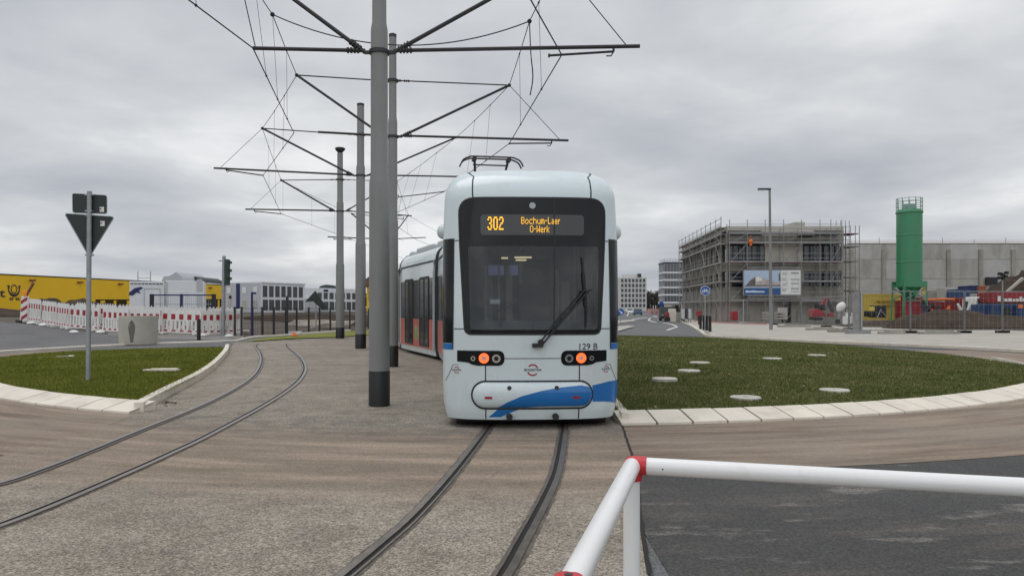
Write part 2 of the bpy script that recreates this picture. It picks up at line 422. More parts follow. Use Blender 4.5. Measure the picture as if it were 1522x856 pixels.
# asphalt under and round the whole roundabout
left_edge = px((0, 478), (40, 481), (110, 490), (170, 497), (240, 503), (300, 505), (352, 503))
sheet('road', [(-60, -14), (40, -14), (40, 34)] + px((1480, 521), (1400, 517), (1250, 511), (1060, 502), (1040, 498)) + [(8, 52), (-8, 48)] + left_edge[::-1] + [(-60, 50)], -.012, M_ROAD, cell=2)
sheet('road', [(1.0, -14), (40, -14), (40, 14)] + circ(17.75, 75, 3, 30), -.004, M_ASPH)
sheet('road', [(-30, -14), (-4.6, -14)] + circ(17.75, -12, -75, 30) + [(-30, 14)], -.004, M_ASPH)
sheet('roundabout_apron', circ(17.8, -100, 100, 90) + circ(14.5, 100, -100, 90), .0, M_RING)

rail_px = {
 'LL': [(-130, 748), (0, 720), (60, 700), (120, 677), (200, 644), (240, 628), (280, 612), (318, 595), (350, 578), (372, 563), (383, 550), (388, 535), (385, 523), (379, 515), (382, 511)],
 'LR': [(-130, 827), (0, 784), (60, 761), (115, 738), (215, 694), (260, 673), (300, 654), (360, 622), (392, 604), (425, 583), (446, 565), (454, 549), (450, 536), (441, 526), (429, 516), (427, 511)],
 'RL': [(420, 930), (511, 856), (560, 815), (603, 778), (637, 743), (667, 709), (693, 677), (715, 648), (722, 638)],
 'RR': [(700, 935), (754, 856), (777, 814), (796, 778), (814, 742), (828, 709), (835, 677), (839, 648), (840, 638)]}
rails = {k: [G(u, v) for u, v in q] for k, q in rail_px.items()}
def direction(q): return (q[-1] - q[-2]).normalized()
# the right-hand track runs on under the tram
cent = [Vector((.24, 9.8, 0)), Vector((.23, 11.2, 0)), Vector((.10, 13.6, 0)), Vector((-.12, 16.5, 0)), Vector((-.6, 19.7, 0)), Vector((-1.17, 22.9, 0)), Vector((-3.1, 28.4, 0)), Vector((-4.4, 34, 0)), Vector((-5.4, 40.5, 0)), Vector((-6.3, 50, 0))]
for k, sgn in (('RL', -1), ('RR', 1)):
    ext = []
    for i in range(1, len(cent)):
        d = (cent[min(i + 1, len(cent) - 1)] - cent[i - 1]).normalized(); ext.append(cent[i] + Vector((d.y, -d.x, 0)) * .5 * sgn)
    rails[k] = rails[k] + ext
RS = {k: smooth(q, 22) for k, q in rails.items()}
def offs(q, d):
    out = []
    for i, p in enumerate(q):
        t = q[min(i + 1, len(q) - 1)] - q[max(i - 1, 0)]; t.z = 0; t.normalize(); out.append(p + Vector((t.y, -t.x, 0)) * d)
    return out
# track slab
left_border = [(-6.3, -3), (-6.3, 3)] + px((-130, 705), (0, 679), (45, 664), (90, 652), (140, 640), (203, 614), (230, 600), (262, 582), (300, 560), (322, 543), (336, 528), (343, 517), (348, 509))
right_side = [(.95, -3), (.9, 3), (.80, 4.4), (.98, 5.8), (1.15, 6.9), (1.26, 7.8), (1.36, 8.9), (1.43, 9.6), (1.47, 10.1), (1.35, 12), (1.2, 15), (.9, 20), (.2, 26), (-1, 32), (-3, 40), (-4, 48)]
sheet('track_slab', left_border + px((380, 508), (440, 504), (500, 502), (548, 499)) + [(-9, 48)] + right_side[::-1], .004, M_SLAB, cell=2)
RL = {'LL': 'left rail of the curving left track beside the small lawn', 'LR': 'right rail of the curving left track, nearest the grey poles',
      'RL': 'left rail of the track the tram stands on', 'RR': 'right rail of the tram track, beside the white barrier'}
for k, q in RS.items():
    gs = 1 if k in ('LL', 'RL') else -1           # the flange groove lies on the inner side
    r = thing('tram_rail', RL[k] + ' set flush in concrete', 'tram rail', q[0], 'grooved rails in the concrete slab')
    def ribbon(bm, d0, d1, z0, z1, rag=0.0):
        a, c = offs(q, d0 * gs), offs(q, d1 * gs); n = len(q); zz = lambda p, z: (p.x, p.y, p.z + z)
        if rag:
            e = a if abs(d0) > abs(d1) else c; o = offs(q, 1.0)
            for i in range(n): e[i] = e[i] + (o[i] - q[i]) * rag * (mnoise.noise(q[i] * 3.7) + .8 * mnoise.noise(q[i] * 13))
        bm.add([zz(p, z1) for p in a] + [zz(p, z1) for p in c] + [zz(p, z0) for p in a] + [zz(p, z0) for p in c],
               [(i, i + 1, n + i + 1, n + i) for i in range(n - 1)] + [(i, 2 * n + i, 2 * n + i + 1, i + 1) for i in range(n - 1)] + [(n + i, n + i + 1, 3 * n + i + 1, 3 * n + i) for i in range(n - 1)])
    w = .45 if k in ('RL', 'RR') else .38
    h = MB(); ribbon(h, -.034, .018, .006, .020); h.build('rail_head', M_STEEL, r, 0)
    h = MB(); ribbon(h, .056, .072, .006, .019); h.build('rail_lip', M_STEEL, r, 0)
    h = MB(); ribbon(h, .018, .056, .0045, .008); h.build('rail_groove', M_RAILDK, r, 0)
    h = MB(); ribbon(h, -.034 - .055 * w, -.034, .0045, .0075, .022 * w); ribbon(h, .072, .072 + .05 * w, .0045, .0075, .022 * w); h.build('rubber_seal', M_SEAL, r, 0)

b = MB(); jq = smooth([(x + .02, y, 0) for x, y in right_side if 3 < y < 10.2], 10); jq = [p + Vector((.012 * mnoise.noise(p * 5), 0, 0)) for p in jq]; l_, r_ = offs(jq, .014), offs(jq, -.014)
b.add([(p.x, p.y, .0055) for p in l_] + [(p.x, p.y, .0055) for p in r_], [(i, i + 1, len(jq) + i + 1, len(jq) + i) for i in range(len(jq) - 1)]); struct(b.build('slab_joint', M_RAILDK, None, 0))
for (a_, c_, w_) in ((G(278, 618), G(352, 621), .03), (G(213, 603), G(262, 585), .025), (G(300, 606), G(420, 593), .02), (G(560, 657), G(640, 655), .03), (G(640, 655), G(712, 652), .03), (G(740, 655), G(832, 655), .02)):
    q_ = [a_.lerp(c_, k / 12) + Vector((0, .02 * mnoise.noise(Vector((k * .7, a_.x, 3))), 0)) for k in range(13)]; l_, r_ = offs(q_, w_ / 2), offs(q_, -w_ / 2); b = MB()
    b.add([(p.x, p.y, .0052) for p in l_] + [(p.x, p.y, .0052) for p in r_], [(i, i + 1, 14 + i, 13 + i) for i in range(12)]); struct(b.build('slab_joint', mat('joint_filler', (.11, .095, .078), .9, var=.4, scale=6), None, 0))
# lawns, kerbs
lawn_r = circ(14.52, 5.6, 62, 40) + [tuple(G(u, v, .17))[:2] for u, v in ((1522, 540), (1460, 531), (1400, 524), (1340, 518.5), (1280, 513.5), (1200, 508), (1130, 504), (1060, 500.5), (918, 497.5))] + [(1.5, 38), (1.9, 32), (2.0, 26), (1.9, 20), (1.65, 14)]
sheet('lawn', lawn_r, .125, M_GRASS_R, cell=1, dome=.07)
lawn_l = [(-5.72, 11.62)] + circ(14.52, -24.2, -50, 24) + [tuple(G(u, v, .15))[:2] for u, v in ((-90, 541), (0, 530), (50, 525), (100, 521.5), (200, 518), (280, 516), (333, 515))] + [tuple(G(u, v, .13))[:2] for u, v in ((331, 522), (325, 532), (312, 545), (290, 560), (250, 580), (215, 597))]
sheet('lawn', lawn_l, .125, M_GRASS_L, cell=1, dome=.05)
sheet('lawn', px((362, 509), (392, 503), (430, 500), (480, 496), (548, 491), (640, 489), (640, 496), (548, 498.5), (500, 501.5), (440, 503.5), (380, 507.5)), .03, M_GRASS_L, cell=2)
def grass(name, poly, base, dome, m, n, hmin, hmax, ymax):
    pl = [Vector(p) for p in poly]; xs = [p.x for p in pl]; ys = [p.y for p in pl]
    N = len(pl); A = np.array([(p.x, p.y) for p in pl]); B = np.roll(A, -1, 0); rng = np.random.default_rng(3)
    Y0, Y1 = min(ys), min(max(ys), ymax); X = rng.uniform(min(xs), max(xs), n); t = rng.uniform(0, 1, n)
    Yv = 1 / (1 / Y0 + t * (1 / Y1 - 1 / Y0))                        # thinner with distance
    ins = np.zeros(n, bool); dist = np.full(n, 1e9)
    for a, c in zip(A, B):
        cond = ((a[1] > Yv) != (c[1] > Yv)); xi = (c[0] - a[0]) * (Yv - a[1]) / (c[1] - a[1] + 1e-12) + a[0]; ins ^= cond & (X < xi)
        ab = c - a; tt = np.clip(((X - a[0]) * ab[0] + (Yv - a[1]) * ab[1]) / max(ab @ ab, 1e-9), 0, 1)
        dist = np.minimum(dist, np.hypot(X - a[0] - tt * ab[0], Yv - a[1] - tt * ab[1]))
    k = ins & (dist > .02); X, Yv, dist = X[k], Yv[k], dist[k]; n = len(X)
    e = np.minimum(1, dist / 4.0); S = np.clip((Yv - 28) / 14, 0, 1); S = S * S * (3 - 2 * S)
    Z = base + dome * e * (2 - e) + np.minimum(1, .05 * np.maximum(0, -X - 8)) * S - .005
    h = rng.uniform(hmin, hmax, n); w = .0045 * (Yv / 10) ** .9 + .003; an = rng.uniform(0, 6.28, n); lx, ly = rng.normal(0, .022, n), rng.normal(0, .022, n)
    V = np.empty((n, 3, 3)); V[:, 0] = np.c_[X - np.cos(an) * w, Yv - np.sin(an) * w, Z]; V[:, 1] = np.c_[X + np.cos(an) * w, Yv + np.sin(an) * w, Z]; V[:, 2] = np.c_[X + lx, Yv + ly, Z + h]
    me = D.meshes.new(name); me.vertices.add(3 * n); me.vertices.foreach_set('co', V.ravel()); me.loops.add(3 * n); me.loops.foreach_set('vertex_index', np.arange(3 * n))
    me.polygons.add(n); me.polygons.foreach_set('loop_start', np.arange(0, 3 * n, 3)); me.update(calc_edges=True); me.materials.append(m)
    o = D.objects.new(name, me); COL.objects.link(o); tag(o, kind='stuff'); return o
grass('grass', lawn_r, .125, .07, M_GRASS_R, 260000, .022, .055, 40)['label'] = 'short dull green grass of the large right lawn'
grass('grass', lawn_l, .125, .05, M_GRASS_L, 160000, .025, .065, 30)['label'] = 'short bright green grass of the small left lawn'

b = MB(); rg = random.Random(4); n_ = 0
while n_ < 240:
    a_, r_ = R(rg.uniform(6, 75)), 14.4 - 11 * rg.random() ** 1.3; x, y = RC[0] + r_ * math.sin(a_), RC[1] - r_ * math.cos(a_)
    if x < 1.9: continue
    k = min(1, (14.52 - r_) / 4); z = .125 + .07 * k * (2 - k) + .03; w_ = rg.uniform(.006, .016); q_ = Matrix.Rotation(rg.uniform(0, 6), 3, 'Z') @ Matrix.Rotation(rg.uniform(-.7, .7), 3, 'X')
    b.add([Vector((x, y, z)) + q_ @ Vector(v) for v in ((-w_, -w_ * .6, 0), (w_, -w_ * .6, 0), (w_ * 1.2, w_ * .6, .004), (-w_ * .6, w_ * .8, .006))], [(0, 1, 2, 3)]); n_ += 1
o = b.build('fallen_leaves', mat('pale_dead_leaf', (.42, .39, .33), .8, var=.4, scale=2), None, 0, fix=False); tag(o, 'tiny pale dead leaves scattered over the large right lawn', kind='stuff')
def sloped_kerb(a0, a1, length, r0=15.0, r1=14.5):
    b = MB(); n = int(abs(a1 - a0) * math.pi / 180 * 14.8 / length); g = .014 / 14.8 * (1 if a1 > a0 else -1)
    for i in range(n):
        t0 = R(a0) + (R(a1) - R(a0)) * i / n + g; t1 = R(a0) + (R(a1) - R(a0)) * (i + 1) / n - g; vs = []
        dz = random.uniform(-.004, .004)
        for r, z in ((r0, -.02), (r0, .035 + dz), (r1 + .06, .135 + dz), (r1, .140 + dz), (r1, -.02)):
            for t in (t0, t1): vs.append((RC[0] + r * math.sin(t), RC[1] - r * math.cos(t), z))
        b.add(vs, [(0, 1, 3, 2), (2, 3, 5, 4), (4, 5, 7, 6), (6, 7, 9, 8), (0, 2, 4, 6, 8), (1, 9, 7, 5, 3)])
    struct(b.build('kerb', M_KERB, None, 20, bevel=.006))
    b = MB(); m = 60; vs = []
    for i in range(m + 1):
        t = R(a0) + (R(a1) - R(a0)) * i / m
        for r, z in ((r0 - .03, .028), (r1 + .05, .115)): vs.append((RC[0] + r * math.sin(t), RC[1] - r * math.cos(t), z))
    b.add(vs, [(2 * i, 2 * i + 1, 2 * i + 3, 2 * i + 2) for i in range(m)]); struct(b.build('kerb_bedding', M_JOINT, None))
sloped_kerb(5.6, 78, .50); sloped_kerb(-22.4, -78, .56)
def kerb_line(pts, w, h, m=None, seg=1.0, z=0.0):
    q = smooth(pts, 6); b = MB(); acc = []
    L = offs(q, w / 2); Rr = offs(q, -w / 2)
    for i in range(len(q) - 1):
        d = (q[i + 1] - q[i]) * .006
        vs = [L[i] + d, L[i + 1] - d, Rr[i + 1] - d, Rr[i] + d]; vs = [Vector((p.x, p.y, hgt(p.x, p.y) + z)) for p in vs]
        b.add([p - Vector((0, 0, .04)) for p in vs] + [p + Vector((0, 0, h)) for p in vs], [(4, 5, 6, 7), (0, 1, 5, 4), (1, 2, 6, 5), (2, 3, 7, 6), (3, 0, 4, 7)])
    return struct(b.build('kerb', m or M_KERB, None, 20, bevel=.012))
kerb_line([G(u, v, .06) for u, v in ((206, 607), (219, 599), (252, 581), (293, 560), (316, 544), (329, 531), (336, 522), (338, 515))], .14, .16)
kerb_line([(1.56, 10.15, 0), (1.62, 12, 0), (1.72, 15, 0), (1.86, 20, 0), (1.9, 26, 0)], .12, .15)
kerb_line(px((-60, 528), (0, 521), (100, 516), (200, 511), (300, 508), (350, 506)) and [G(u, v) for u, v in ((-60, 530), (0, 523), (100, 517), (200, 512), (300, 508.5), (352, 506.5))], .25, .05)
kerb_line([G(u, v) for u, v in ((352, 506.5), (380, 501), (430, 498), (520, 491))], .15, .06)

b = MB(); rg = random.Random(9)
for k in range(46):
    p = G(250 + rg.gauss(0, 9), 598.5 + rg.gauss(0, 1.6), .012); w_ = rg.uniform(.008, .03); q_ = Matrix.Rotation(rg.uniform(0, 6), 3, 'Z')
    b.add([p + q_ @ Vector(v) for v in ((-w_, -w_ * .5, 0), (w_, -w_ * .4, .004), (w_ * .8, w_ * .6, .012), (-w_ * .5, w_ * .7, .006))], [(0, 1, 2, 3)])
o = b.build('dirt_crumbs', M_SOIL, None, 0, fix=False); tag(o, 'small dark crumbs of dirt on the slab by the left kerb corner', kind='stuff')
# right-hand pavement and the far road
pave = px((1034, 489), (1060, 501), (1250, 510.5), (1400, 517), (1522, 523.5), (1620, 529), (1620, 500), (1522, 494), (1300, 487), (1130, 482), (1040, 478), (1022, 472), (1010, 472))
sheet('pavement', pave, .10, M_PAVE, cell=0)
kerb_line([G(u, v) for u, v in ((1000, 474), (1022, 482), (1040, 492.5), (1060, 501.2), (1150, 506), (1250, 510.7), (1400, 517.2), (1522, 523.7), (1620, 529.2))], .16, .115)
sheet('kerb_foot_strip', [tuple(G(u, v))[:2] for u, v in ((1040, 493.5), (1060, 502.2), (1150, 507.2), (1250, 512), (1400, 518.6), (1522, 525.4), (1522, 523.6), (1400, 517.1), (1250, 510.6), (1150, 506), (1060, 501.1), (1040, 492.4))], .002, M_JOINT)  # dark strip along the foot of the pavement kerb
sheet('cycle_path', px((1032, 478.5), (1070, 482), (1140, 484.2), (1140, 482.2), (1070, 479.5), (1030, 476)), .108, M_REDPAVE)
sheet('road', [(5.5, 44), (12, 42)] + px((1034, 489), (1008, 474), (985, 466.5), (972, 462)) + [(60, 300), (40, 300)] + px((930, 463), (918, 470)), -.006, M_ROAD)
for q in (((918, 493.5), (936, 488), (946, 486), (934, 484.6), (918, 486)), ((914, 482), (930, 479.5), (946, 478), (940, 475.6), (914, 477)),):
    o = sheet('traffic_island', px(*q), .06, M_PAVE)
mk = MB()
def stripe(pts, w):
    q = [G(u, v) for u, v in pts]; q = smooth(q, 4); L = offs(q, w / 2); S = offs(q, -w / 2); n = len(q)
    mk.add([(p.x, p.y, .004) for p in L] + [(p.x, p.y, .004) for p in S], [(i, i + 1, n + i + 1, n + i) for i in range(n - 1)])
for q in (((989, 490.9), (994, 490.9), (1001, 488.2), (1008, 486.0), (1005.5, 485.5), (997, 487.8)), ((1008, 486.0), (1005, 483.6), (999, 481.6), (992, 480.3), (985, 479.4), (985, 479.9), (991, 480.9), (998, 482.6), (1003, 484.6), (1005.5, 485.5)),
          ((962.6, 476.2), (963.4, 474.0), (968, 471.8), (966.4, 474.0), (966.2, 476.4)), ((966.2, 476.4), (962.6, 476.2), (968, 478.2), (976, 479.2), (976, 478.6)), ((970.5, 470.2), (977, 471.2), (976, 470.2), (970.5, 469.6)), ((977, 475.8), (979, 473.6), (980.4, 473.6), (979.4, 475.8)),
          ((932, 477.0), (940, 474.4), (950, 472.8), (962, 472.2), (962, 472.7), (951, 473.4), (942, 475.0), (935, 477.4)), ((931, 469.5), (934, 465), (935, 465), (933, 469.5)), ((1027, 484.2), (1038, 490.0), (1036.6, 490.0), (1025.6, 484.2))):
    g_ = [G(u, v) for u, v in q]; mk.add([(p.x, p.y, .004) for p in g_], [tuple(range(len(g_)))])
struct(mk.build('road_marking', M_PAINT, None, 0))
sheet('gravel_strip', px((160, 498), (230, 504), (330, 505), (362, 502), (362, 492), (300, 494), (160, 492)), .0, M_GRAVEL, cell=2)

# lids on the lawns
for i, (u, v, w, lab) in enumerate(((988, 563, 37, 'pale round lid in the right lawn, closest to the tram'), (1024, 551, 33, 'pale round lid in the lawn, middle of the three near the tram'), (1040, 539, 30, 'pale round lid in the lawn, farthest of the three near the tram'),
        (1108, 591, 45, 'pale round lid lying nearest the sloped kerb of the right lawn'), (1240, 580, 43, 'pale round lid in the right lawn, below the green silo side and near the kerb'),
        (1148, 533, 28, 'pale round lid in the right lawn, straight below the street lamp'), (1214, 528, 26, 'pale round lid farthest back in the right lawn'))):
    p = G(u, v, .17); k = min(1, max(0, 14.52 - math.hypot(p.x - RC[0], p.y - RC[1])) / 4); p = G(u, v, .125 + .07 * k * (2 - k) + .020); w = w * p.y / F; bb = MB(); bb.lathe([(w * .5, -.08), (w * .5, .012), (w * .47, .022), (w * .12, .024)], p, 26)
    bb.lathe([(w * .08, .0245), (w * .07, .034)], p, 10)
    o = bb.build('utility_lid', M_LID); tag(o, lab, 'lid', 'round lids in the right lawn')
p = G(240, 551, .165); bb = MB(); bb.box(p + Vector((0, 0, .02)), (.75, .22, .03), .05); bb.box(p + Vector((.05, .03, .045)), (.55, .16, .02), .2)
tag(bb.build('pale_board', M_KERB), 'pale flat board lying in the middle of the left lawn', 'board')
p = G(97, 531, .16); bb = MB(); bb.box(p + Vector((0, 0, .02)), (.42, .1, .03), .4); bb.box(p + Vector((.12, .1, .03)), (.12, .1, .05), .1)
tag(bb.build('paper_scrap', M_WHITE), 'white scrap of litter lying left of the sign pole on the left lawn', 'litter')

# ------------------------------------------------------------------ tram
NX = 3.0; DP = .5
def TW(z):
    if z < .55: k = max(0, z - .12) / .43; return 1.135 + .055 * max(0, k * (2 - k))
    if z < 2.5: return 1.19
    if z < 3.05: return 1.19 - .02 * (z - 2.5) / .55
    k = min(1, (z - 3.05) / .44); return 1.17 - .37 * (1 - math.sqrt(max(0, 1 - k * k)))
def TC(z):
    if z < .30: return .05 + .06 * ((.30 - z) / .18) ** 2 * .6
    if z < 1.24: return .05 * (1.24 - z) / .94
    if z < 3.03: return .10 * ((z - 1.24) / 1.79) ** 1.6
    k = min(1, (z - 3.03) / .46); return .10 + .55 * (1 - math.sqrt(max(0, 1 - k * k))) + .05 * k
def TS(t, z):
    a = min(1, abs(t)); return Vector((t * TW(z), TC(z) + DP * (1 - (1 - a ** NX) ** (1 / NX)), z))
def TN(t, z):
    t = max(-.995, min(.995, t)); z = max(.17, min(3.47, z))
    n = (TS(t + .003, z) - TS(t - .003, z)).cross(TS(t, z + .004) - TS(t, z - .004)).normalized()
    return n if n.y < 0 or abs(n.y) < .05 else -n
TCUT = sorted([s * x for x in (.999, .994, .985, .97, .95, .92, .88, .83, .76, .68, .58, .46, .32, .16) for s in (-1, 1)] + [0])
ZCUT = [.2, .25, .3, .4, .5, .6, .8, 1.0, 1.24, 1.5, 1.8, 2.1, 2.4, 2.7, 2.95] + [3.03 + .46 * math.sin(R(a)) for a in (5, 15, 25, 34, 42, 50, 57, 63, 69, 74, 79, 83, 86, 88)]
tram = thing('tram', 'pale blue-white tram with black windscreen and lit tail lamps standing on the track', 'tram')
def T(u, v): return ((u - 788) / 114.5, CH - (v - HV) / 114.5)
def conform(name, loops, off, m, parent=None, extra_t=(), extra_z=(), inset=0, angle=40):
    dom = [[(max(-1, min(1, x / TW(z))), z) for x, z in lp] for lp in loops]
    bm = fill2d(dom, list(TCUT) + list(extra_t), list(ZCUT) + list(extra_z))
    for v in bm.verts:
        t, z = v.co.x, v.co.y; o = off(t * TW(z), z) if callable(off) else off
        v.co = TS(t, z) + TN(t, z) * o
    bmesh.ops.recalc_face_normals(bm, faces=bm.faces)
    if sum(f.normal.y * f.calc_area() for f in bm.faces) > 0: bmesh.ops.reverse_faces(bm, faces=bm.faces[:])
    me = D.meshes.new(name); bm.to_mesh(me); bm.free(); me.materials.append(m)
    if angle: me.shade_smooth(); me.set_sharp_from_angle(angle=R(angle))
    o = D.objects.new(name, me); COL.objects.link(o); o.parent = parent or tram; return o
def rounded(x0, x1, z0, z1, r, n=6):
    out = []
    for cx, cz, a in ((x1 - r, z1 - r, 0), (x0 + r, z1 - r, 90), (x0 + r, z0 + r, 180), (x1 - r, z0 + r, 270)):
        for i in range(n + 1): t = R(a + 90 * i / n); out.append((cx + r * math.cos(t), cz + r * math.sin(t)))
    return out
def trapround(p, rs, n=6):
    out = []; N = len(p)
    for i in range(N):
        a, c, e = Vector(p[i - 1]), Vector(p[i]), Vector(p[(i + 1) % N]); r = rs[i]
        p0 = c + (a - c).normalized() * r; p1 = c + (e - c).normalized() * r
        for k in range(n + 1):
            t = k / n; out.append(tuple((1 - t) ** 2 * p0 + 2 * t * (1 - t) * c + t * t * p1))
    return out
def line(name, pts, w, off=.002, m=M_TG, parent=None):
    pts = [Vector(p) for p in pts]; n = len(pts); l, r = [], []
    for i, p in enumerate(pts):
        d = (pts[min(i + 1, n - 1)] - pts[max(i - 1, 0)]).normalized(); q = Vector((-d.y, d.x)) * w / 2; l.append(tuple(p + q)); r.append(tuple(p - q))
    return conform(name, [l + r[::-1]], off, m, parent)
screen = trapround([(-.885, 1.24), (.895, 1.24), (.985, 3.03), (-.975, 3.03)], [.09, .09, .22, .22])
inner = trapround([(-.81, 1.30), (.855, 1.30), (.88, 2.39), (-.845, 2.39)], [.03, .03, .03, .03], 3)
outer = [(-TW(z), z) for z in [.12, .3, .55] + [2.5, 3.05] + [3.05 + .44 * math.sin(R(a)) for a in (20, 40, 55, 68, 78, 85, 90)]]
outer = outer + [(-x, z) for x, z in outer[::-1]]
shell = conform('front_shell', [outer, screen], 0, M_TW, angle=60)
conform('windscreen_surround', [screen, inner], .001, M_TMASK)
conform('windscreen', [inner], .002, M_SCREEN)
line('windscreen_seal', screen + screen[:1], .022, .004)
# side body of the leading section
def side_shell(L, y0=None, name='body_shell', parent=None, m=M_TW, detached=False):
    b = MB(); zs = [.12, .3, .55, 1.0, 1.5, 2.0, 2.5, 2.8, 3.05] + [3.05 + .44 * math.sin(R(a)) for a in (15, 30, 45, 58, 70, 80, 86, 90)]
    for s in (-1, 1):
        vs = []
        for z in zs:
            a = (TC(z) + DP) if y0 is None else y0
            vs += [(s * TW(z), a, z), (s * TW(z), L, z)]
        b.add(vs, [(2 * i, 2 * i + 1, 2 * i + 3, 2 * i + 2) for i in range(len(zs) - 1)])
    w = TW(3.49)
    if y0 is None:
        ts = [-1] + TCUT + [1]; top = [tuple(TS(t, 3.49)) for t in ts]; b.add(top + [(w, L, 3.49), (-w, L, 3.49)], [tuple(range(len(top) + 2))])
    else: b.add([(-w, y0, 3.49), (w, y0, 3.49), (w, L, 3.49), (-w, L, 3.49)], [(0, 1, 2, 3)])
    b.mat(1)
    for y in ([L] if y0 is None else [y0, L]):
        q = [(-TW(z), y, z) for z in zs]; q += [(TW(z), y, z) for z in zs[::-1]]; b.add(q, [tuple(range(len(q)))])
    b.add([(-1.08, y0 or .6, .16), (1.08, y0 or .6, .16), (1.08, L, .16), (-1.08, L, .16)], [(0, 1, 2, 3)])
    return b.build(name, [m, M_BELL], None if detached else (parent or tram), 40, fix=False)
LF = 6.6
side_shell(LF)
b = MB(); b.prism([(-1.0, .34, .035), (-1.0, .26, .09), (-1.0, .22, .30), (-1.0, LF, .30), (-1.0, LF, .035)], (2.0, 0, 0)); b.build('underframe', M_BLACK, tram)
bg = MB(); bg.lo((-.85, .9, .10), (.85, 2.8, .28))
for x in (-.5, .5):
    for y in (1.2, 2.6): bg.tube((x - .06, y, .30), (x + .06, y, .30), .29, n=20)
bg.build('bogie', M_DARK, tram)
# corner windows, stripes
for s in (-1, 1):
    X = lambda *q: [(s * a, z) for a, z in q]
    conform('corner_window', [X((1.05, 1.12), (1.19, 1.12), (1.19, 2.50), (1.04, 2.50))], .003, M_TMASK)
    line('corner_trim', X((1.044, 1.04), (1.032, 2.5)), .016, .004)
    conform('blue_stripe', [X((1.05, 1.035), (1.19, 1.035), (1.19, 1.115), (1.035, 1.115))], .003, M_TB)
    sw = MB(); sw.lo((min(s * 1.19, s * 1.194), .62, 1.12), (max(s * 1.19, s * 1.194), 1.9, 2.5)); sw.lo((min(s * 1.19, s * 1.194), 2.2, 1.0), (max(s * 1.19, s * 1.194), LF - .3, 2.5)); sw.build('side_window', M_SIDEG, tram)
    line('panel_seam', X((.945, 2.47), (1.02, 2.47)), .012); line('panel_seam', X((.87, 1.31), (1.03, 1.31)), .012)
    line('roof_seam', [(s * .78, 3.03), (s * .785, 3.2), (s * .77, 3.35), (s * .765, 3.49)], .018)
    line('panel_seam', X((.615, .83), (.615, .62)), .014); line('panel_seam', X((.61, .29), (.61, .13)), .016)
    line('panel_seam', X((.97, .84), (1.04, .84), (1.10, .70), (1.145, .62)), .007)
    mr = MB(); mr.ball((s * 1.195, (.62), 2.63), .085, (1.0, 1.25, 1.19)); mr.tube((s * 1.10, .68, 2.62), (s * 1.19, .64, 2.62), .03); mr.ball((s * 1.145, .68, 2.76), .035, (.7, 1, 2.0)); mr.build('rear_view_camera', M_TW, tram)
    sn = MB(); sn.ball((s * 1.13, .55, 2.93), .022); sn.build('roof_lamp', M_TG, tram)
line('panel_seam', [(-.42, .925), (.42, .925)], .010, m=M_TG)
# head and tail lamp clusters
for s in (-1, 1):
    o = [(s * x, z) for x, z in [(.985, 1.028), (.44, 1.028), (.40, 1.015), (.375, .98), (.368, .93), (.375, .88), (.40, .845), (.44, .832), (.72, .832), (.79, .845), (.84, .87), (.985, .885)]]
    hl = conform('lamp_cluster', [o], .006, M_TMASK)
    for x, r0, r1, k in ((.775, 0, .032, 'c'), (.635, .034, .064, 'r'), (.475, .026, .055, 'c')):
        z = .93 if k == 'r' else .925
        t = s * x / TW(z); c = TS(t, z) + TN(t, z) * .008; n = TN(t, z)
        if k == 'r':
            g = MB(); g.annulus(c, .034, .066, n, .012); g.build('lamp_ring', E_TAIL, hl)
            g = MB(); g.disc(c, .033, n, .008); g.build('lamp_lens', E_TAILC, hl)
        else:
            g = MB(); g.annulus(c, r1 * .55, r1, n, .010); g.build('lamp_ring', M_CHROME, hl)
            g = MB(); g.disc(c, r1 * .55, n, .004); g.build('lamp_lens', M_GLASSD, hl)
# bumper
BC, BH = .448, .168
def bulge(x, z, extra=0):
    cx = max(-.615, min(.615, x)); d = math.hypot(x - cx, z - BC) / BH
    return .004 + .085 * math.sqrt(max(0, 1 - min(1, d) ** 2.2)) + extra
cap = []
for cx, a0 in ((.615, -90), (-.615, 90)):
    for i in range(15): t = R(a0 + 180 * i / 14); cap.append((cx + BH * math.cos(t), BC + BH * math.sin(t)))
zx = [BC + BH * math.sin(R(a)) for a in range(-85, 86, 10)]; tx = [s * (.615 + BH * math.sin(R(a))) / 1.14 for a in range(0, 90, 10) for s in (-1, 1)]
bump = conform('bumper', [cap], bulge, M_TW, extra_t=tx, extra_z=zx, angle=60)
line('bumper_seal', [(x * 1.012, BC + (z - BC) * 1.06) for x, z in cap + cap[:1]], .024, .006)
up = [T(u, v) for u, v in ((736, 606), (750, 597), (770, 588), (800, 580), (830, 575), (860, 572.5))]
lowe = [T(u, v) for u, v in ((855, 604), (820, 603.5), (795, 604.5), (778, 606))]
capr = [(x, z) for x, z in cap[:15] if .3 < z < .575 and x > .62][::-1]
conform('bumper_swoosh', [up + [(x - .004, z) for x, z in capr] + lowe], lambda x, z: bulge(x, z, .004), M_TB, bump, extra_t=tx, extra_z=zx, angle=60)
conform('skirt_swoosh', [[T(u, v) for u, v in ((722, 621), (727, 617), (736, 609), (769, 609), (752, 615), (740, 621))]], .003, M_TB)
conform('corner_swoosh', [[(.80, .50), (.79, .565), (.90, .585), (1.03, .61), (1.19, .615), (1.148, .30), (1.06, .33), (.95, .345), (.795, .35)]], .003, M_TB)
for u, v in ((723, 590), (852, 590)):
    x, z = T(u, v); conform('reflector', [rounded(x - .048, x + .048, z - .016, z + .016, .012, 3)], lambda a, c: bulge(a, c, .008), M_REDS, bump)
for u, v in ((753, 576), (823, 576)):
    x, z = T(u, v); t = x / TW(z); g = MB(); c = TS(t, z) + TN(t, z) * (bulge(x, z) - .004); g.disc(c, .028, TN(t, z) + Vector((0, 0, .35)), .012, 18); g.build('bumper_plug', M_TG, bump)
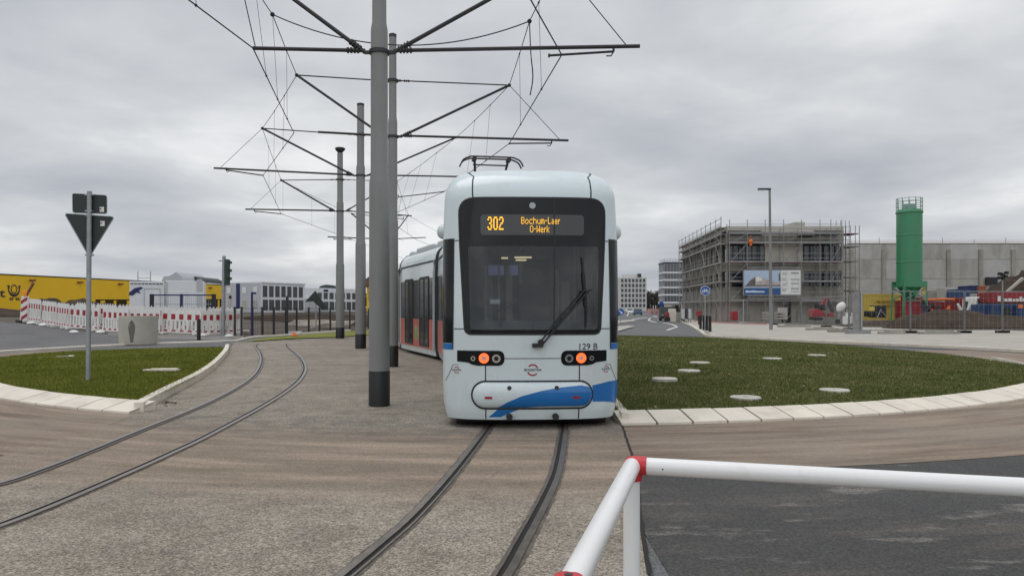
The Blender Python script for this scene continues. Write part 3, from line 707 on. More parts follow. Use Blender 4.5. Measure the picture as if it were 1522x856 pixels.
for x in (-.305, .30):
    g = MB(); g.tube((x, -.005, .165), (x, .3, .165), .042, n=18); g.build('tow_eye', M_TG, tram)
# display, number, emblem
disp = conform('destination_display', [rounded(-.68, .68, 2.535, 2.805, .04, 4)], .005, M_TDISP)
GL = {'3': ['01110', '10001', '00001', '00110', '00001', '10001', '01110'], '0': ['01110', '10001', '10001', '10001', '10001', '10001', '01110'], '2': ['01110', '10001', '00001', '00110', '01000', '10000', '11111'],
 'B': ['11110', '10001', '10001', '11110', '10001', '10001', '11110'], 'o': ['00000', '00000', '01110', '10001', '10001', '10001', '01110'], 'c': ['00000', '00000', '01111', '10000', '10000', '10000', '01111'],
 'h': ['10000', '10000', '11110', '10001', '10001', '10001', '10001'], 'u': ['00000', '00000', '10001', '10001', '10001', '10001', '01111'], 'm': ['00000', '00000', '11110', '10101', '10101', '10101', '10101'],
 '-': ['000', '000', '000', '111', '000', '000', '000'], 'L': ['1000', '1000', '1000', '1000', '1000', '1000', '1111'], 'a': ['0000', '0000', '0110', '0001', '0111', '1001', '0111'], 'e': ['0000', '0000', '0110', '1001', '1111', '1000', '0111'],
 'r': ['000', '000', '101', '110', '100', '100', '100'], 'O': ['01110', '10001', '10001', '10001', '10001', '10001', '01110'], 'W': ['10001', '10001', '10001', '10101', '10101', '11011', '10001'], 'k': ['1000', '1000', '1001', '1010', '1100', '1010', '1001']}
def led(txt, x, z, p, pz, bold=False):
    b = MB()
    for ch in txt:
        g = GL[ch]
        for r, row in enumerate(g):
            for c, q in enumerate(row):
                if q == '1':
                    for k in range(2 if bold else 1):
                        xx = x + (c + k * .85) * p; zz = z - r * pz; t = xx / TW(zz); o = TS(t, zz) + TN(t, zz) * .007
                        b.box(o, (p * .80, .003, pz * .72))
        x += (len(g[0]) + (1.9 if bold else 1)) * p
    return b.build('dot_matrix_text', E_LED, disp, 0)
led('302', -.585, 2.765, .0108, .0255, True)
led('Bochum-Laer', -.145, 2.765, 0.0088, .0130); led('O-Werk', -.03, 2.655, 0.0088, .0130)
t0 = 0; g = MB(); c = TS(0, 2.925) + Vector((0, -.004, 0)); g.disc(c, .042, (0, -1, 0), .006); g.build('top_lamp', M_TGREY, tram)
def lettering(name, txt, size, x0, z0, off, m, bold=0.0, sx=1.0, parent=None):
    vs, fs = text_mesh(txt, size, bold); b = MB(); q = []
    for a, c in vs:
        x, z = x0 + a * sx, z0 + c; t = x / TW(z); q.append(TS(t, z) + TN(t, z) * off)
    b.add(q, fs); return b.build(name, m, parent or tram, 0, fix=False)
M_INK = mat('dark_ink', (.03, .032, .035), .5); M_LOGOR = mat('emblem_red', (.36, .02, .05), .45)
lettering('fleet_number', '129 B', .115, .725, 1.075, .003, M_INK, .001)
def emblem(x, z, k):
    e = lettering('emblem', 'BOGESTRA', .046 * k, x, z, .004, M_INK, .0006, 1.0)
    t = x / TW(z); c = TS(t, z) + TN(t, z) * .0025; g = MB()
    g.annulus(c, .060 * k, .078 * k, TN(t, z), .002, 18, 25, 140); g.annulus(c, .060 * k, .078 * k, TN(t, z), .002, 18, 205, 320); g.build('emblem_ring', M_LOGOR, e)
emblem(0, .775, 1.0); emblem(-.995, .77, .55); emblem(.985, .775, .55)
line('pole_reflection_strip', [(.275, 1.245), (.285, 2.0), (.285, 3.025)], .016, .010, M_BLACK)  # black strip standing in for a pole's reflection in the glass
# wiper
def onT(x, z, o): t = x / TW(z); return TS(t, z) + TN(t, z) * o
g = MB(); g.path([onT(.055, 1.10, .05), onT(.30, 1.40, .07), onT(.66, 1.80, .06)], .013); g.path([onT(.11, 1.10, .05), onT(.36, 1.40, .07), onT(.72, 1.80, .06)], .013)
g.box(onT(.06, 1.10, .035), (.14, .07, .05)); g.tube(onT(.10, 1.14, .02), onT(.10, 1.14, .07), .04); g.beam(onT(.62, 1.80, .06), onT(.76, 1.815, .06), .03, .02)
wi = g.build('wiper_arm', M_BLACK, tram)
g = MB(); g.path([onT(.645, 2.25, .02), onT(.665, 2.0, .03), onT(.685, 1.8, .035), onT(.70, 1.55, .03), onT(.695, 1.32, .02)], .012, 5); g.beam(onT(.66, 2.05, .04), onT(.69, 1.60, .04), .03, .025); g.build('wiper_blade', M_BLACK, wi)
# cab interior seen through the windscreen
g = MB(); g.lo((-1.10, .62, .36), (1.10, 2.55, .42)); g.build('cab_floor', M_INTD, tram)
g = MB(); g.mat(0); g.lo((-1.10, 2.2, .42), (-.48, 2.25, 3.0)); g.lo((-.02, 2.2, .42), (.02, 2.26, 3.0)); g.lo((.45, 2.2, .42), (1.10, 2.25, 3.0)); g.lo((-.48, 2.2, 2.35), (.45, 2.25, 3.0)); g.lo((-1.1, .7, 2.96), (1.1, 2.25, 3.0))
g.lo((-1.12, .62, .42), (-1.09, 2.2, 1.1)); g.lo((1.09, .62, .42), (1.12, 2.2, 1.1)); g.lo((-.44, 2.205, .42), (-.04, 2.235, 1.2)); g.build('cab_partition', M_INT, tram)
for x, w_, z0, z1 in ((-.62, .05, .6, 2.25), (-.40, .03, .6, 2.3), (-.27, .10, 1.2, 2.25), (-.06, .04, .6, 2.9), (.50, .07, 1.0, 2.2), (.62, .12, 1.3, 2.0), (.80, .04, .6, 2.6)):
    g = MB(); g.lo((x, 2.10, z0), (x + w_, 2.13, z1)); g.build('streak_bar' if w_ < .06 else 'streak_panel', M_CABG if w_ < .06 else M_INTL, tram)  # pale bars and panels added for the light streaks in the windscreen
g = MB(); g.lo((-1.0, .36, 1.05), (1.02, .78, 1.22)); g.prism([(-.9, .42, 1.22), (-.9, .78, 1.42), (-.9, .78, 1.22)], (1.8, 0, 0)); g.build('dashboard', M_INT, tram, bevel=.03)
g = MB(); g.box((.16, 1.45, 1.05), (.52, .5, .14)); g.box((.16, 1.72, 1.55), (.50, .14, .85), M=Matrix.Rotation(R(-8), 3, 'X')); g.box((.16, 1.78, 2.08), (.30, .10, .24)); g.tube((.16, 1.5, .42), (.16, 1.5, 1.0), .06); g.build('driver_seat', M_INTD, tram, bevel=.05)
for x0, x1, z in ((-.36, -.26, 2.33), (-.16, .10, 2.34), (-.14, .02, 2.30)):
    g = MB(); g.lo((x0, 1.6, z), (x1, 1.66, z + .022)); g.build('ceiling_lamp', E_STRIP, tram)
for x0, x1, a in ((-.55, -.30, 2.10), (-.22, -.08, 2.10)):
    g = MB(); g.lo((x0, 2.10, a), (x1, 2.13, a + .16)); g.build('monitor', E_SCRN, tram)
g = MB(); g.path([(-.40, .60, 1.22), (-.40, .60, 1.52), (-.56, .60, 1.66)], .010); g.path([(-.40, .60, 1.52), (-.22, .60, 1.66)], .010); g.ball((-.58, .60, 1.68), .035, (1, .6, 1.3)); g.ball((-.20, .60, 1.68), .04, (1, .6, 1)); g.build('y_reflection', M_BLACK, tram)  # dark Y-shaped stand built for a reflection of cab fixtures
g = MB(); g.box((-.48, .585, 1.67), (.14, .005, .06)); g.build('paper_card', M_WHITE, tram)
g = MB(); g.path([(-.70, .55, 2.27), (-.56, .55, 2.33)], .014); g.path(smooth([(-.56, .55, 2.28), (-.36, .55, 2.34), (-.12, .55, 2.36), (.12, .55, 2.30), (.32, .55, 2.22)], 4), .006); g.box((-.10, .55, 2.34), (.05, .03, .04)); g.box((.15, .55, 2.285), (.06, .03, .035)); g.build('mirror_arm', M_BLACK, tram)  # interior mirror arm with its thin curved wire
g = MB(); g.disc((.03, .40, 1.47), .03, (0, -1, 0), .02); g.tube((.03, .41, 1.22), (.03, .41, 1.45), .006); g.build('dashboard_gauge', M_BLACK, tram)
# middle sections
tram.location = (.272, 9.62, 0); tram.rotation_euler.z = R(2.6)
def section(L, doors, ad):
    o = side_shell(L, 0.0, 'middle_section', None, detached=True); o.parent = tram
    def part(b, name, m, **k):
        q = b.build(name, m, None, **k); q.parent = o; return q
    for s in (-1, 1):
        e = lambda a, c, y0, y1, z0, z1: ((min(s * a, s * c), y0, z0), (max(s * a, s * c), y1, z1))
        g = MB(); g.lo(*e(1.19, 1.195, .05, L - .05, .30, 1.22)); part(g, 'advert_panel', M_TRED)
        g = MB(); g.lo(*e(1.19, 1.196, .05, L - .05, 1.225, 2.52)); part(g, 'window_band', M_SIDEG)
        g = MB(); g.lo(*e(1.14, 1.19, .02, L - .02, 3.0, 3.05)); part(g, 'roof_edge', M_TG)
        g = MB(); g.lo(*e(1.05, 1.12, .05, L - .05, .10, .30)); part(g, 'chassis_skirt', M_BLACK)  # black chassis skirt below the side panels
        for y in doors:
            for k in (0, 1):
                g = MB(); y0 = y + k * .62; g.lo(*e(1.196, 1.206, y0, y0 + .6, .36, 2.58)); d = part(g, 'door_leaf', M_SIDEG)
                g = MB()
                for q in ((y0, y0 + .05), (y0 + .55, y0 + .6)): g.lo(*e(1.206, 1.215, q[0], q[1], .36, 2.58))
                g.lo(*e(1.206, 1.215, y0 + .05, y0 + .55, .36, .46)); g.lo(*e(1.206, 1.215, y0 + .05, y0 + .55, 2.5, 2.58)); q = g.build('door_frame', M_TG, None); q.parent = d
        if ad:
            g = MB(); g.ball((s * 1.19, ad, .75), .42, (.02, 1.0, .75)); part(g, 'advert_motif', M_TADG)
            for y in (.06, L - .12): 
                g = MB(); g.path([(s * 1.205, y, .3), (s * 1.205, y, 2.7), (s * 1.19, y, 3.0), (s * 1.0, y, 3.32), (s * .75, y, 3.45)], .035); part(g, 'end_hoop', M_TGREY)
    for y0, y1, w, h in ((.5, 1.6, .7, .26), (2.0, L - .8, .78, .22)):
        g = MB(); g.lo((-w, y0, 3.49), (w, y1, 3.49 + h)); part(g, 'roof_box', M_TGREY, bevel=.06)
    return o
def bellows(a, c, rot):
    g = MB(); n = 7
    for i in range(n):
        t = i / (n - 1); y = -.30 + .6 * t; k = 1.0 if i % 2 else .95
        sec = [(-1.06, .35), (-1.06, 2.9), (-.85, 3.2), (.85, 3.2), (1.06, 2.9), (1.06, .35)]
        g.v += [(x * k, y, z if z < 1 else z * (.5 + .5 * k)) for x, z in sec]
    for i in range(n - 1):
        for j in range(6): g.f.append((i * 6 + j, i * 6 + (j + 1) % 6, (i + 1) * 6 + (j + 1) % 6, (i + 1) * 6 + j)); g.mi.append(0)
    o = g.build('bellows', M_BELL, None, 0); o.parent = tram; return o
def place(o, p, head):
    """put a section (already a child of the tram) at a world point with a world heading"""
    mw = Matrix.Translation(p) @ Matrix.Rotation(head, 4, 'Z'); mt = Matrix.Translation(tram.location) @ Matrix.Rotation(tram.rotation_euler.z, 4, 'Z')
    m = mt.inverted() @ mw; o.location = m.to_translation(); o.rotation_euler = m.to_euler()
def fwd(h, d): return Vector((-math.sin(h) * d, math.cos(h) * d, 0))
p = Vector(tram.location) + fwd(R(2.6), LF); tram_end = []
for L, hd, drs, ad in ((5.7, 9.5, (2.0,), 0), (5.0, 20.5, (.7, 2.9), 2.42), (6.0, 12, (1.2, 3.4), 2.6), (5.5, 8, (1.2,), 0)):
    h = R(hd); o = bellows(0, 0, 0); place(o, p + fwd(h, .25), h)
    p = p + fwd(h, .5); o = section(L, drs, ad); place(o, p, h)
    if hd == 9.5:
        pm = (p.copy(), h)
    p = p + fwd(h, L)
# pantograph
ph = D.objects.new('pantograph', None); COL.objects.link(ph); ph.parent = tram; place(ph, pm[0] + fwd(pm[1], 2.6), pm[1])
def pp(b, name, m):
    q = b.build(name, m, None); q.parent = ph; return q
for dy in (-.14, .14):
    g = MB(); g.path(smooth([(-.82, dy, 5.26), (-.74, dy, 5.40), (-.60, dy, 5.47), (-.48, dy, 5.49), (0, dy, 5.49), (.48, dy, 5.49), (.60, dy, 5.47), (.74, dy, 5.40), (.82, dy, 5.26)], 4), .022); pp(g, 'collector_bar', M_DARK)
g = MB(); g.lo((-.5, -.14, 5.40), (-.40, .14, 5.47)); g.lo((.40, -.14, 5.40), (.50, .14, 5.47)); g.path([(-.48, 0, 5.30), (.45, 0, 5.30)], .02); pp(g, 'head_frame', M_DARK)
for s in (-1, 1):
    g = MB(); g.path([(s * .44, 0, 5.42), (s * .42, .1, 5.30), (s * .30, .9, 4.4)], .032); g.path([(s * .30, .9, 4.4), (s * .36, -.6, 3.62)], .036); pp(g, 'pantograph_arm', M_DARK)
g = MB(); g.lo((-.6, -.9, 3.44), (.6, 1.0, 3.60)); pp(g, 'pantograph_base', M_TGREY)

# ------------------------------------------------------------------ catenary poles
POLE_LABEL = ['thick grey tapered catenary pole nearest the camera with black foot', 'second grey catenary pole, half hidden behind the nearest one', 'grey catenary pole with two long left arms, third along the line',
              'thinner grey catenary pole topped with a dark dish, fourth along the line', 'farthest catenary pole, its arms showing behind the nearer poles']
def catenary_pole(i, base, top, r, z1, z2, zc, zu, arms, cap=False):
    t = thing('catenary_pole', POLE_LABEL[i], 'pole', base, 'catenary poles between the two tracks')
    W = Vector; bx, by = base.x, base.y; bz = base.z
    b = MB(); b.lathe([(r, bz + .5), (r * .97, z1 - .06), (r * .95, z1), (r * .84, z1 + .10), (r * .82, z2 - .05), (r * .80, z2), (r * .69, z2 + .10), (r * .66, top)], (bx, by, 0), 28); b.build('pole_shaft', M_POLE, t)
    b = MB(); b.lathe([(r * 1.03, bz - .02), (r * 1.03, bz + .56), (r * 1.01, bz + .57)], (bx, by, 0), 28); b.build('black_sleeve', M_BLACK, t)
    b = MB()
    if cap: b.lathe([(r * .45, top), (r * .75, top + .08), (r * 1.15, top + .17), (r * 1.2, top + .25), (r * .95, top + .28)], (bx, by, 0), 20)
    else: b.lathe([(r * .70, top - .06), (r * .70, top + .02), (r * .3, top + .05)], (bx, by, 0), 20)
    b.build('pole_cap', M_DARK, t)
    rr = r * .84
    for z in (zc, zu):
        if z > top: continue
        b = MB(); b.annulus((bx, by, z - .03), rr, rr + .025, (0, 0, 1), .06, 24); b.box((bx - rr - .05, by, z), (.10, .05, .05)); b.box((bx + rr + .05, by, z), (.10, .05, .05)); b.build('clamp', M_DARK, t)
    for a in arms:
        s = a['s']; root = W((bx + s * (rr + .09), by, zc)); tip, end = W(a['tip']), W(a['end'])
        def insul(b, p, q, n=4, rad=.045):
            d = (q - p).normalized()
            for k in range(n): b.tube(p + d * (.10 + k * .055), p + d * (.13 + k * .055), rad, n=10)
        k = a.get('k', 1.0)
        b = MB(); b.tube(root, tip, .034 * k, n=10); insul(b, root, tip, 4, .052 * k); b.ball(tip, .05 * k); b.build('diagonal_strut', M_DARK, t)
        b = MB(); b.tube(root + W((0, 0, .03)), end, .031 * k, n=10); insul(b, root + W((0, 0, .03)), end, 4, .048 * k); b.build('cantilever_tube', M_DARK, t)
        ur = W((bx + s * (rr + .08), by, zu)); b = MB(); b.tube(ur, tip, .018 * k, n=8); insul(b, ur, tip, 3, .034); b.build('tension_rod', M_DARK, t)
        if 'stay' in a:
            b = MB(); b.path([tip, W(a['stay'])], .009, 5); b.build('stay_wire', M_WIRE, t)
        if 'steady' in a:
            p0, p1 = W(a['steady'][0]), W(a['steady'][1]); b = MB(); b.tube(p0, p1, .020 * k, n=8); b.box(p1, (.03, .05, .05)); b.path([p0, p0 + W((0, 0, .10))], .02); b.path([p0, p0 + W((-.04 * s, 0, -.07)), p0 + W((-.12 * s, 0, -.07))], .012, 5); b.build('steady_arm', M_DARK, t)
    return t
Y = 12.0; b1 = Vector((-2.15, 11.98, 0))
catenary_pole(0, b1, 8.95, .166, 3.63, 6.10, P(563, 79, Y).z, 7.2,
    [dict(s=1, tip=P(829, -57, Y), end=P(951, 69, Y), stay=P(931, 68, Y), steady=(P(912, 77, Y), P(816, 83, Y))),
     dict(s=-1, tip=P(349, -66, Y), end=P(376, 72, Y), stay=P(380, 72, Y))])
Y = 20.0; b2 = Vector((-3.22, 19.96, 0))
catenary_pole(1, b2, 8.94, .150, 3.9, 6.63, P(584, 204, Y).z, P(0, 121, Y).z,
    [dict(s=1, tip=P(757, 127, Y), end=P(845, 209, Y), stay=P(832, 208, Y), steady=(P(820, 213, Y), P(757, 213.5, Y))),
     dict(s=-1, tip=P(441, 112, Y), end=P(473, 196.5, Y))])
Y = 28.9; b3 = G(536, 518)
catenary_pole(2, b3, 9.55, .205, 4.1, 7.1, P(536, 261, Y).z, P(0, 200, Y).z,
    [dict(s=1, tip=P(678, 204.5, Y), end=P(700, 263, Y), steady=(P(592, 293, Y), P(660, 285, Y))),
     dict(s=-1, tip=P(390, 191, Y), end=P(318, 250, Y), stay=P(327, 250, Y), steady=(P(336, 253, Y), P(391, 261, Y)), k=1.2)])
Y = 38.6; b4 = G(505.5, 503)
catenary_pole(3, b4, 9.5, .215, 3.8, 6.95, P(505, 317, Y).z, P(0, 271, Y).z,
    [dict(s=1, tip=P(590, 270, Y), end=P(612, 321, Y), steady=(P(600, 325, Y), P(572, 324, Y))),
     dict(s=-1, tip=P(418, 268, Y), end=P(365, 311, Y), stay=P(371, 312, Y), steady=(P(378, 314, Y), P(418, 318, Y)), k=1.3)], cap=True)
Y = 49.0; b5 = Vector(((574 - CU) / F * Y, Y, hgt(-8.5, 49)))
catenary_pole(4, b5, 9.3, .20, 3.9, 6.9, P(0, 356, Y).z, P(0, 322, Y).z,
    [dict(s=1, tip=P(607, 320, Y), end=P(633, 353, Y)), dict(s=-1, tip=P(523, 318, Y), end=P(487, 352, Y), steady=(P(496, 355, Y), P(523, 356, Y)), k=1.3)])

def wire(name, label, pts, rad, sag=0.0):
    t = thing(name, label, 'wire', pts[0]); b = MB(); q = []
    for i in range(len(pts) - 1):
        a, c = Vector(pts[i]), Vector(pts[i + 1])
        for k in range(10): s = k / 10; q.append(a.lerp(c, s) - Vector((0, 0, sag * 4 * s * (1 - s) * (c - a).length / 10)))
    q.append(Vector(pts[-1])); b.path(q, rad, 5); b.build('wire_strand', M_WIRE, t); return t, q
cr = [Vector((-2.6, .5, 5.6)), Vector((-.55, 6.5, 5.62)), P(791, 4, 9.9), P(835, 82, 12.0), P(757, 213.5, 20), P(660, 285, 28.9), P(572, 324, 38.6), P(620, 357, 49), P(700, 388, 75)]
mrr = [Vector((-.3, .5, 7.3)), P(829, -57, 12), P(787, 32, 15.6), P(757, 127, 20), P(678, 204.5, 28.9), P(590, 270, 38.6), P(607, 320, 49), P(680, 357, 75)]
cl = [Vector((-4.3, .5, 5.75)), P(280, 0, 10.0), P(376, 72, 12.0), P(437, 198, 20), P(391, 261, 28.9), P(418, 318, 38.6), P(523, 356, 49), P(610, 388, 75)]
mll = [Vector((-3.6, .5, 7.3)), P(349, -66, 12), P(405, 22, 15.8), P(441, 112, 20), P(390, 191, 28.9), P(418, 268, 38.6), P(523, 318, 49), P(600, 358, 75)]
tR, qR = wire('contact_wire', 'lower contact wire hanging above the tram track and touching the pantograph', cr, .011)
tRm, qRm = wire('messenger_wire', 'upper messenger wire running above the tram track on the right arms', mrr, .010, .05)
tL, qL = wire('contact_wire', 'lower contact wire hanging above the curving left track', cl, .011)
tLm, qLm = wire('messenger_wire', 'upper messenger wire running above the curving left track', mll, .010, .05)
def at_y(q, y):
    for a, c in zip(q, q[1:]):
        if a.y <= y <= c.y: return a.lerp(c, (y - a.y) / (c.y - a.y))
for t, qm, qc, ys in ((tRm, qRm, qR, (14.2, 17.5, 22.5, 25, 31.5, 34, 36, 42, 45.5)), (tLm, qLm, qL, (10.2, 13.8, 15.8, 18, 22.5, 25, 31.5, 35, 38.8, 42.5, 46))):
    for y in ys:
        a, c = at_y(qm, y), at_y(qc, y)
        if a and c: b = MB(); b.path([a, c], .0045, 4); b.ball(a, .022, n=8, m=5); b.ball(c, .022, n=8, m=5); b.build('dropper', M_WIRE, t)
a, c = P(405, 22, 15.8), P(787, 32, 15.6); b = MB(); q = [a.lerp(c, k / 24) - Vector((0, 0, .58 * 4 * (k / 24) * (1 - k / 24))) for k in range(25)]; b.path(q, .013, 6); b.ball(a, .05); b.ball(c, .05)
tag(b.build('feeder_cable', M_WIRE), 'sagging feeder cable slung between the two messenger wires behind the nearest pole', 'cable')
b = MB(); b.path(smooth([P(787, 34, 15.6), P(789, 80, 15.6), P(792, 115, 15.8), P(788, 142, 16.0)], 6), .013, 6); tag(b.build('jumper_cable', M_WIRE), 'short loose jumper cable linking upper and lower wire over the tram', 'cable')

# ------------------------------------------------------------------ foreground barrier
cz = 1.02; C0 = Vector((.43, 2.64, cz)); C1 = Vector((.114, 1.49, cz - .008)); C2 = Vector((1.78, 2.295, cz - .006))
t = thing('tube_barrier', 'white tubular barrier with red corner joints in the foreground', 'barrier', (C0.x, C0.y, 0))
d1 = (C1 - C0).normalized(); d2 = (C2 - C0).normalized()
b = MB(); b.tube(C0 + d2 * .045, C2, .030, n=28); b.build('top_rail', M_TUBEW, t)
b = MB(); b.tube(C0 + d1 * .02, C1 - d1 * .02, .030, n=28); b.build('top_rail', M_TUBEW, t)
for q in (C0 - Vector((.003, 0, 0)), C1 + Vector((0, 0, 0)), C2):
    b = MB(); b.tube((q.x, q.y, 0), (q.x, q.y, q.z - .045), .0295, n=28); b.build('post', M_TUBEW, t)
b = MB(); b.ball(C0, .033, n=20, m=12); b.tube(C0, C0 + d2 * .05, .034, n=24); b.tube(C0 - Vector((0, 0, .012)), C0 - Vector((0, 0, .052)), .034, n=24); b.ball(C0 + d1 * .015 + Vector((0, 0, -.002)), .032, n=18, m=10); b.build('corner_joint', M_RED, t)
b = MB(); b.tube(C1 + Vector((0, 0, -.05)), C1 + Vector((0, 0, .022)), .032, n=28); b.lathe([(.032, .022), (.029, .029), (.010, .032)], C1, 28); b.ball(C1, .0325, n=20, m=12); b.build('corner_joint', M_RED, t)
b = MB(); b.disc(C0 + d2 * .10 + Vector((0, -.0295, -.002)), .003, (0, -1, 0), .002, 10); b.disc(C1 + Vector((0, 0, .0315)), .009, (0, 0, 1), .002, 6); b.build('screw', M_INK, t)

# ------------------------------------------------------------------ left side
p = G(131, 566, .15); t = thing('give_way_sign', 'back of a downward triangle sign and plate on a pole in the left lawn', 'road sign', p)
Ys = p.y; Q = lambda u, v, dy=0.0: P(u, v, Ys) + Vector((0, dy, 0))
b = MB(); b.tube(p - Vector((0, 0, .1)), P(133, 287, Ys), .045, n=20); b.lathe([(.047, 0), (.047, .03), (.02, .045)], P(133, 287, Ys), 16); b.build('pole', M_GALV, t)
def plate(pts, r, dy, th):
    q = trapround([(a.x, a.z) for a in pts], [r] * len(pts), 5); return [(x, Ys + dy, z) for x, z in q]
tri = [Q(94, 317), Q(168, 322), Q(131, 382)]
def shrink(pts, k): c = sum(pts, Vector()) / len(pts); return [c + (x - c) * k for x in pts]
b = MB(); b.prism(plate(tri, .06, .05, 0), (0, .012, 0)); s1 = b.build('triangle_plate', M_SIGNBK, t)
b = MB(); lo = plate(tri, .06, .044, 0); b.path([Vector(x) for x in lo + lo[:1]], .011, 6); b.build('plate_rim', M_GALV, s1)
rec = [Q(105.5, 287), Q(157, 290), Q(157, 317.5), Q(106, 316)]
b = MB(); b.prism(plate(rec, .05, .05, 0), (0, .012, 0)); s2 = b.build('rectangle_plate', M_SIGNBK, t)
b = MB(); lo = plate(rec, .05, .046, 0); b.path([Vector(x) for x in lo + lo[:1]], .007, 6); b.build('plate_rim', M_GALV, s2)
for u, v in ((149.5, 311), (150.5, 332)):
    c = Q(u, v, .046); b = MB(); b.box(c, (.085, .006, .10)); k = b.build('sticker', M_WHITE, t); b = MB(); b.box(c + Vector((-.022, -.004, .008)), (.03, .004, .03)); b.build('sticker_mark', M_LOGOR, k)
b = MB()
for v in (290, 314, 320, 379): q = Q(132.5, v); b.box(q + Vector((0, .01, 0)), (.13, .10, .03))
b.build('pole_clamp', M_GALV, t)

p = G(331.5, 498); t = thing('traffic_light', 'slim traffic light seen from the side behind the red-white barriers', 'traffic light', p); Ys = p.y
b = MB(); b.tube(p, P(333, 382, Ys), .10, .085, n=16); b.ball(P(333, 382, Ys), .09); b.tube(P(333, 387, Ys), P(325, 388, Ys), .03); b.build('pole', M_GALV, t)
b = MB(); b.lo(P(335.5, 424, Ys) - Vector((0, .16, 0)), P(340.5, 385.5, Ys) + Vector((0, .16, 0))); h = b.build('signal_head', M_TREEG, t, bevel=.02)
for v in (392, 404, 416):
    b = MB(); c = P(340.5, v, Ys); b.prism([c + Vector((0, -.12, .02)), c + Vector((0, .12, .02)), c + Vector((0, .14, .14)), c + Vector((0, -.14, .14))], (.10, 0, -.02)); b.prism([c + Vector((0, -.13, -.1)), c + Vector((0, .13, -.1)), c + Vector((0, .13, .14)), c + Vector((0, -.13, .14))], (.012, 0, 0)); b.build('visor', M_TREEG, h)

p = G(295.5, 505); b = MB(); hb = 31 * p.y / F; b.lathe([(.085, 0), (.085, hb - .05), (.07, hb)], p, 16); bo = b.build('bollard', M_BLACK); tag(bo, 'black bollard standing alone before the red-white barriers', 'bollard')

p = G(206, 511); t = thing('concrete_pipe_ring', 'upright pale concrete pipe ring with a dark stain', 'pipe ring', p); r = 26.5 * p.y / F; hh = 41.5 * p.y / F
b = MB(); n = 36; prof = [(r * .82, 0), (r, 0), (r * 1.005, hh * .9), (r * .985, hh), (r * .84, hh), (r * .82, hh * .97)]
vs = [(p.x + math.cos(2 * math.pi * i / n) * q, p.y + math.sin(2 * math.pi * i / n) * q, p.z + z) for q, z in prof for i in range(n)]
b.add(vs, [(j % 6 * n + i, j % 6 * n + (i + 1) % n, (j + 1) % 6 * n + (i + 1) % n, (j + 1) % 6 * n + i) for j in range(6) for i in range(n)]); b.build('ring_wall', M_RINGC, t)
b = MB(); q = []
for k in range(16):
    a = 2 * math.pi * k / 16; th = R(-83) + .16 * math.cos(a) * (1 + .25 * math.sin(3 * a)); z = p.z + hh * (.46 + .40 * math.sin(a)); q.append((p.x + math.cos(th) * (r * 1.008), p.y + math.sin(th) * (r * 1.008), z))
b.add(q, [tuple(range(16))]); b.build('water_stain', M_STAIN, t, 0)

# red-white barriers
def barrier_proto():
    t = thing('site_barrier', '', 'barrier')
    L, H = 2.0, 1.08
    b = MB(); b.lo((-L / 2, -.025, H - .16), (L / 2, .025, H - .02)); b.lo((-L / 2, -.025, .60), (L / 2, .025, H - .16)); b.lo((-L / 2, -.025, .08), (L / 2, .025, .22))
    for i in range(10): x = -L / 2 + .06 + i * (L - .12) / 9; b.lo((x - .055, -.022, .22), (x + .055, .022, .60))
    for i in range(8): x = -L / 2 + .14 + i * .245; b.prism([(x - .05, -.02, H - .02), (x + .05, -.02, H - .02), (x + .03, -.02, H + .05), (x - .03, -.02, H + .05)], (0, .04, 0))
    b.mat(1)
    for i in range(5): x = -L / 2 + .06 + i * .41; b.lo((x, -.029, .66), (x + .21, .029, .90))
    for i in range(5): x = -L / 2 + .10 + i * .41; b.lo((x, -.029, .13), (x + .20, .029, .20))
    b.build('barrier_panel', [M_WHITE, M_REDS], t)
    for s in (-1, 1): b = MB(); b.lo((s * .8 - .06, -.36, 0), (s * .8 + .06, .36, .10)); b.build('barrier_foot', M_WHITE, t, bevel=.02)
    return t
bproto = None
front = [((42, 478.5), (60, 480.5)), ((62, 482), (83, 485)), ((84, 486), (102, 488.5)), ((103, 489), (147, 493)), ((152, 494), (190, 496)), ((192, 496.5), (238, 497)), ((240, 496), (299, 498.5)), ((300, 498.5), (347, 497)), ((348, 497), (361, 493))]
back = [((112, 485), (140, 487)), ((142, 487), (172, 488.5)), ((174, 488.5), (214, 490)), ((216, 490), (258, 490.5)), ((260, 490.5), (306, 491)), ((308, 491), (352, 491))]
desc = ['pale red-white site barrier standing next to the striped beacon', 'pale site barrier, second to the right of the striped beacon', 'pale site barrier with thin red strips, third to the right of the striped beacon', 'red-white site barrier directly left of the sign pole',
        'red-white site barrier between the sign pole and the concrete ring', 'red-white site barrier mostly hidden behind the concrete ring', 'red-white site barrier right of the concrete ring, behind the lone black bollard', 'red-white site barrier crossed by the traffic light pole', 'short turned end barrier beside the dark mesh fence']
descb = ['white site barrier of the rear row, its leftmost, left of the sign pole', 'white site barrier of the rear row, just right of the sign pole', 'white site barrier of the rear row, above the concrete ring', 'white site barrier of the rear row, under the left blue gate post', 'white site barrier of the rear row, under the middle of the blue gate', 'white site barrier of the rear row, beside the traffic light']
proto = barrier_proto(); used = False
for row, ds, grp in ((front, desc, 'front row of red-white site barriers'), (back, descb, 'rear row of white site barriers')):
    for (p0, p1), dsc in zip(row, ds):
        a, c = G(*p0), G(*p1); o = proto if not used else copy_tree(proto); used = True
        o.location = (a + c) / 2; d = c - a; o.rotation_euler.z = math.atan2(d.y, d.x); o.rotation_euler.y = -math.atan2(d.z, math.hypot(d.x, d.y))
        o.scale = (d.length / 2.02, 1, 1.12); o['label'] = dsc; o['group'] = grp
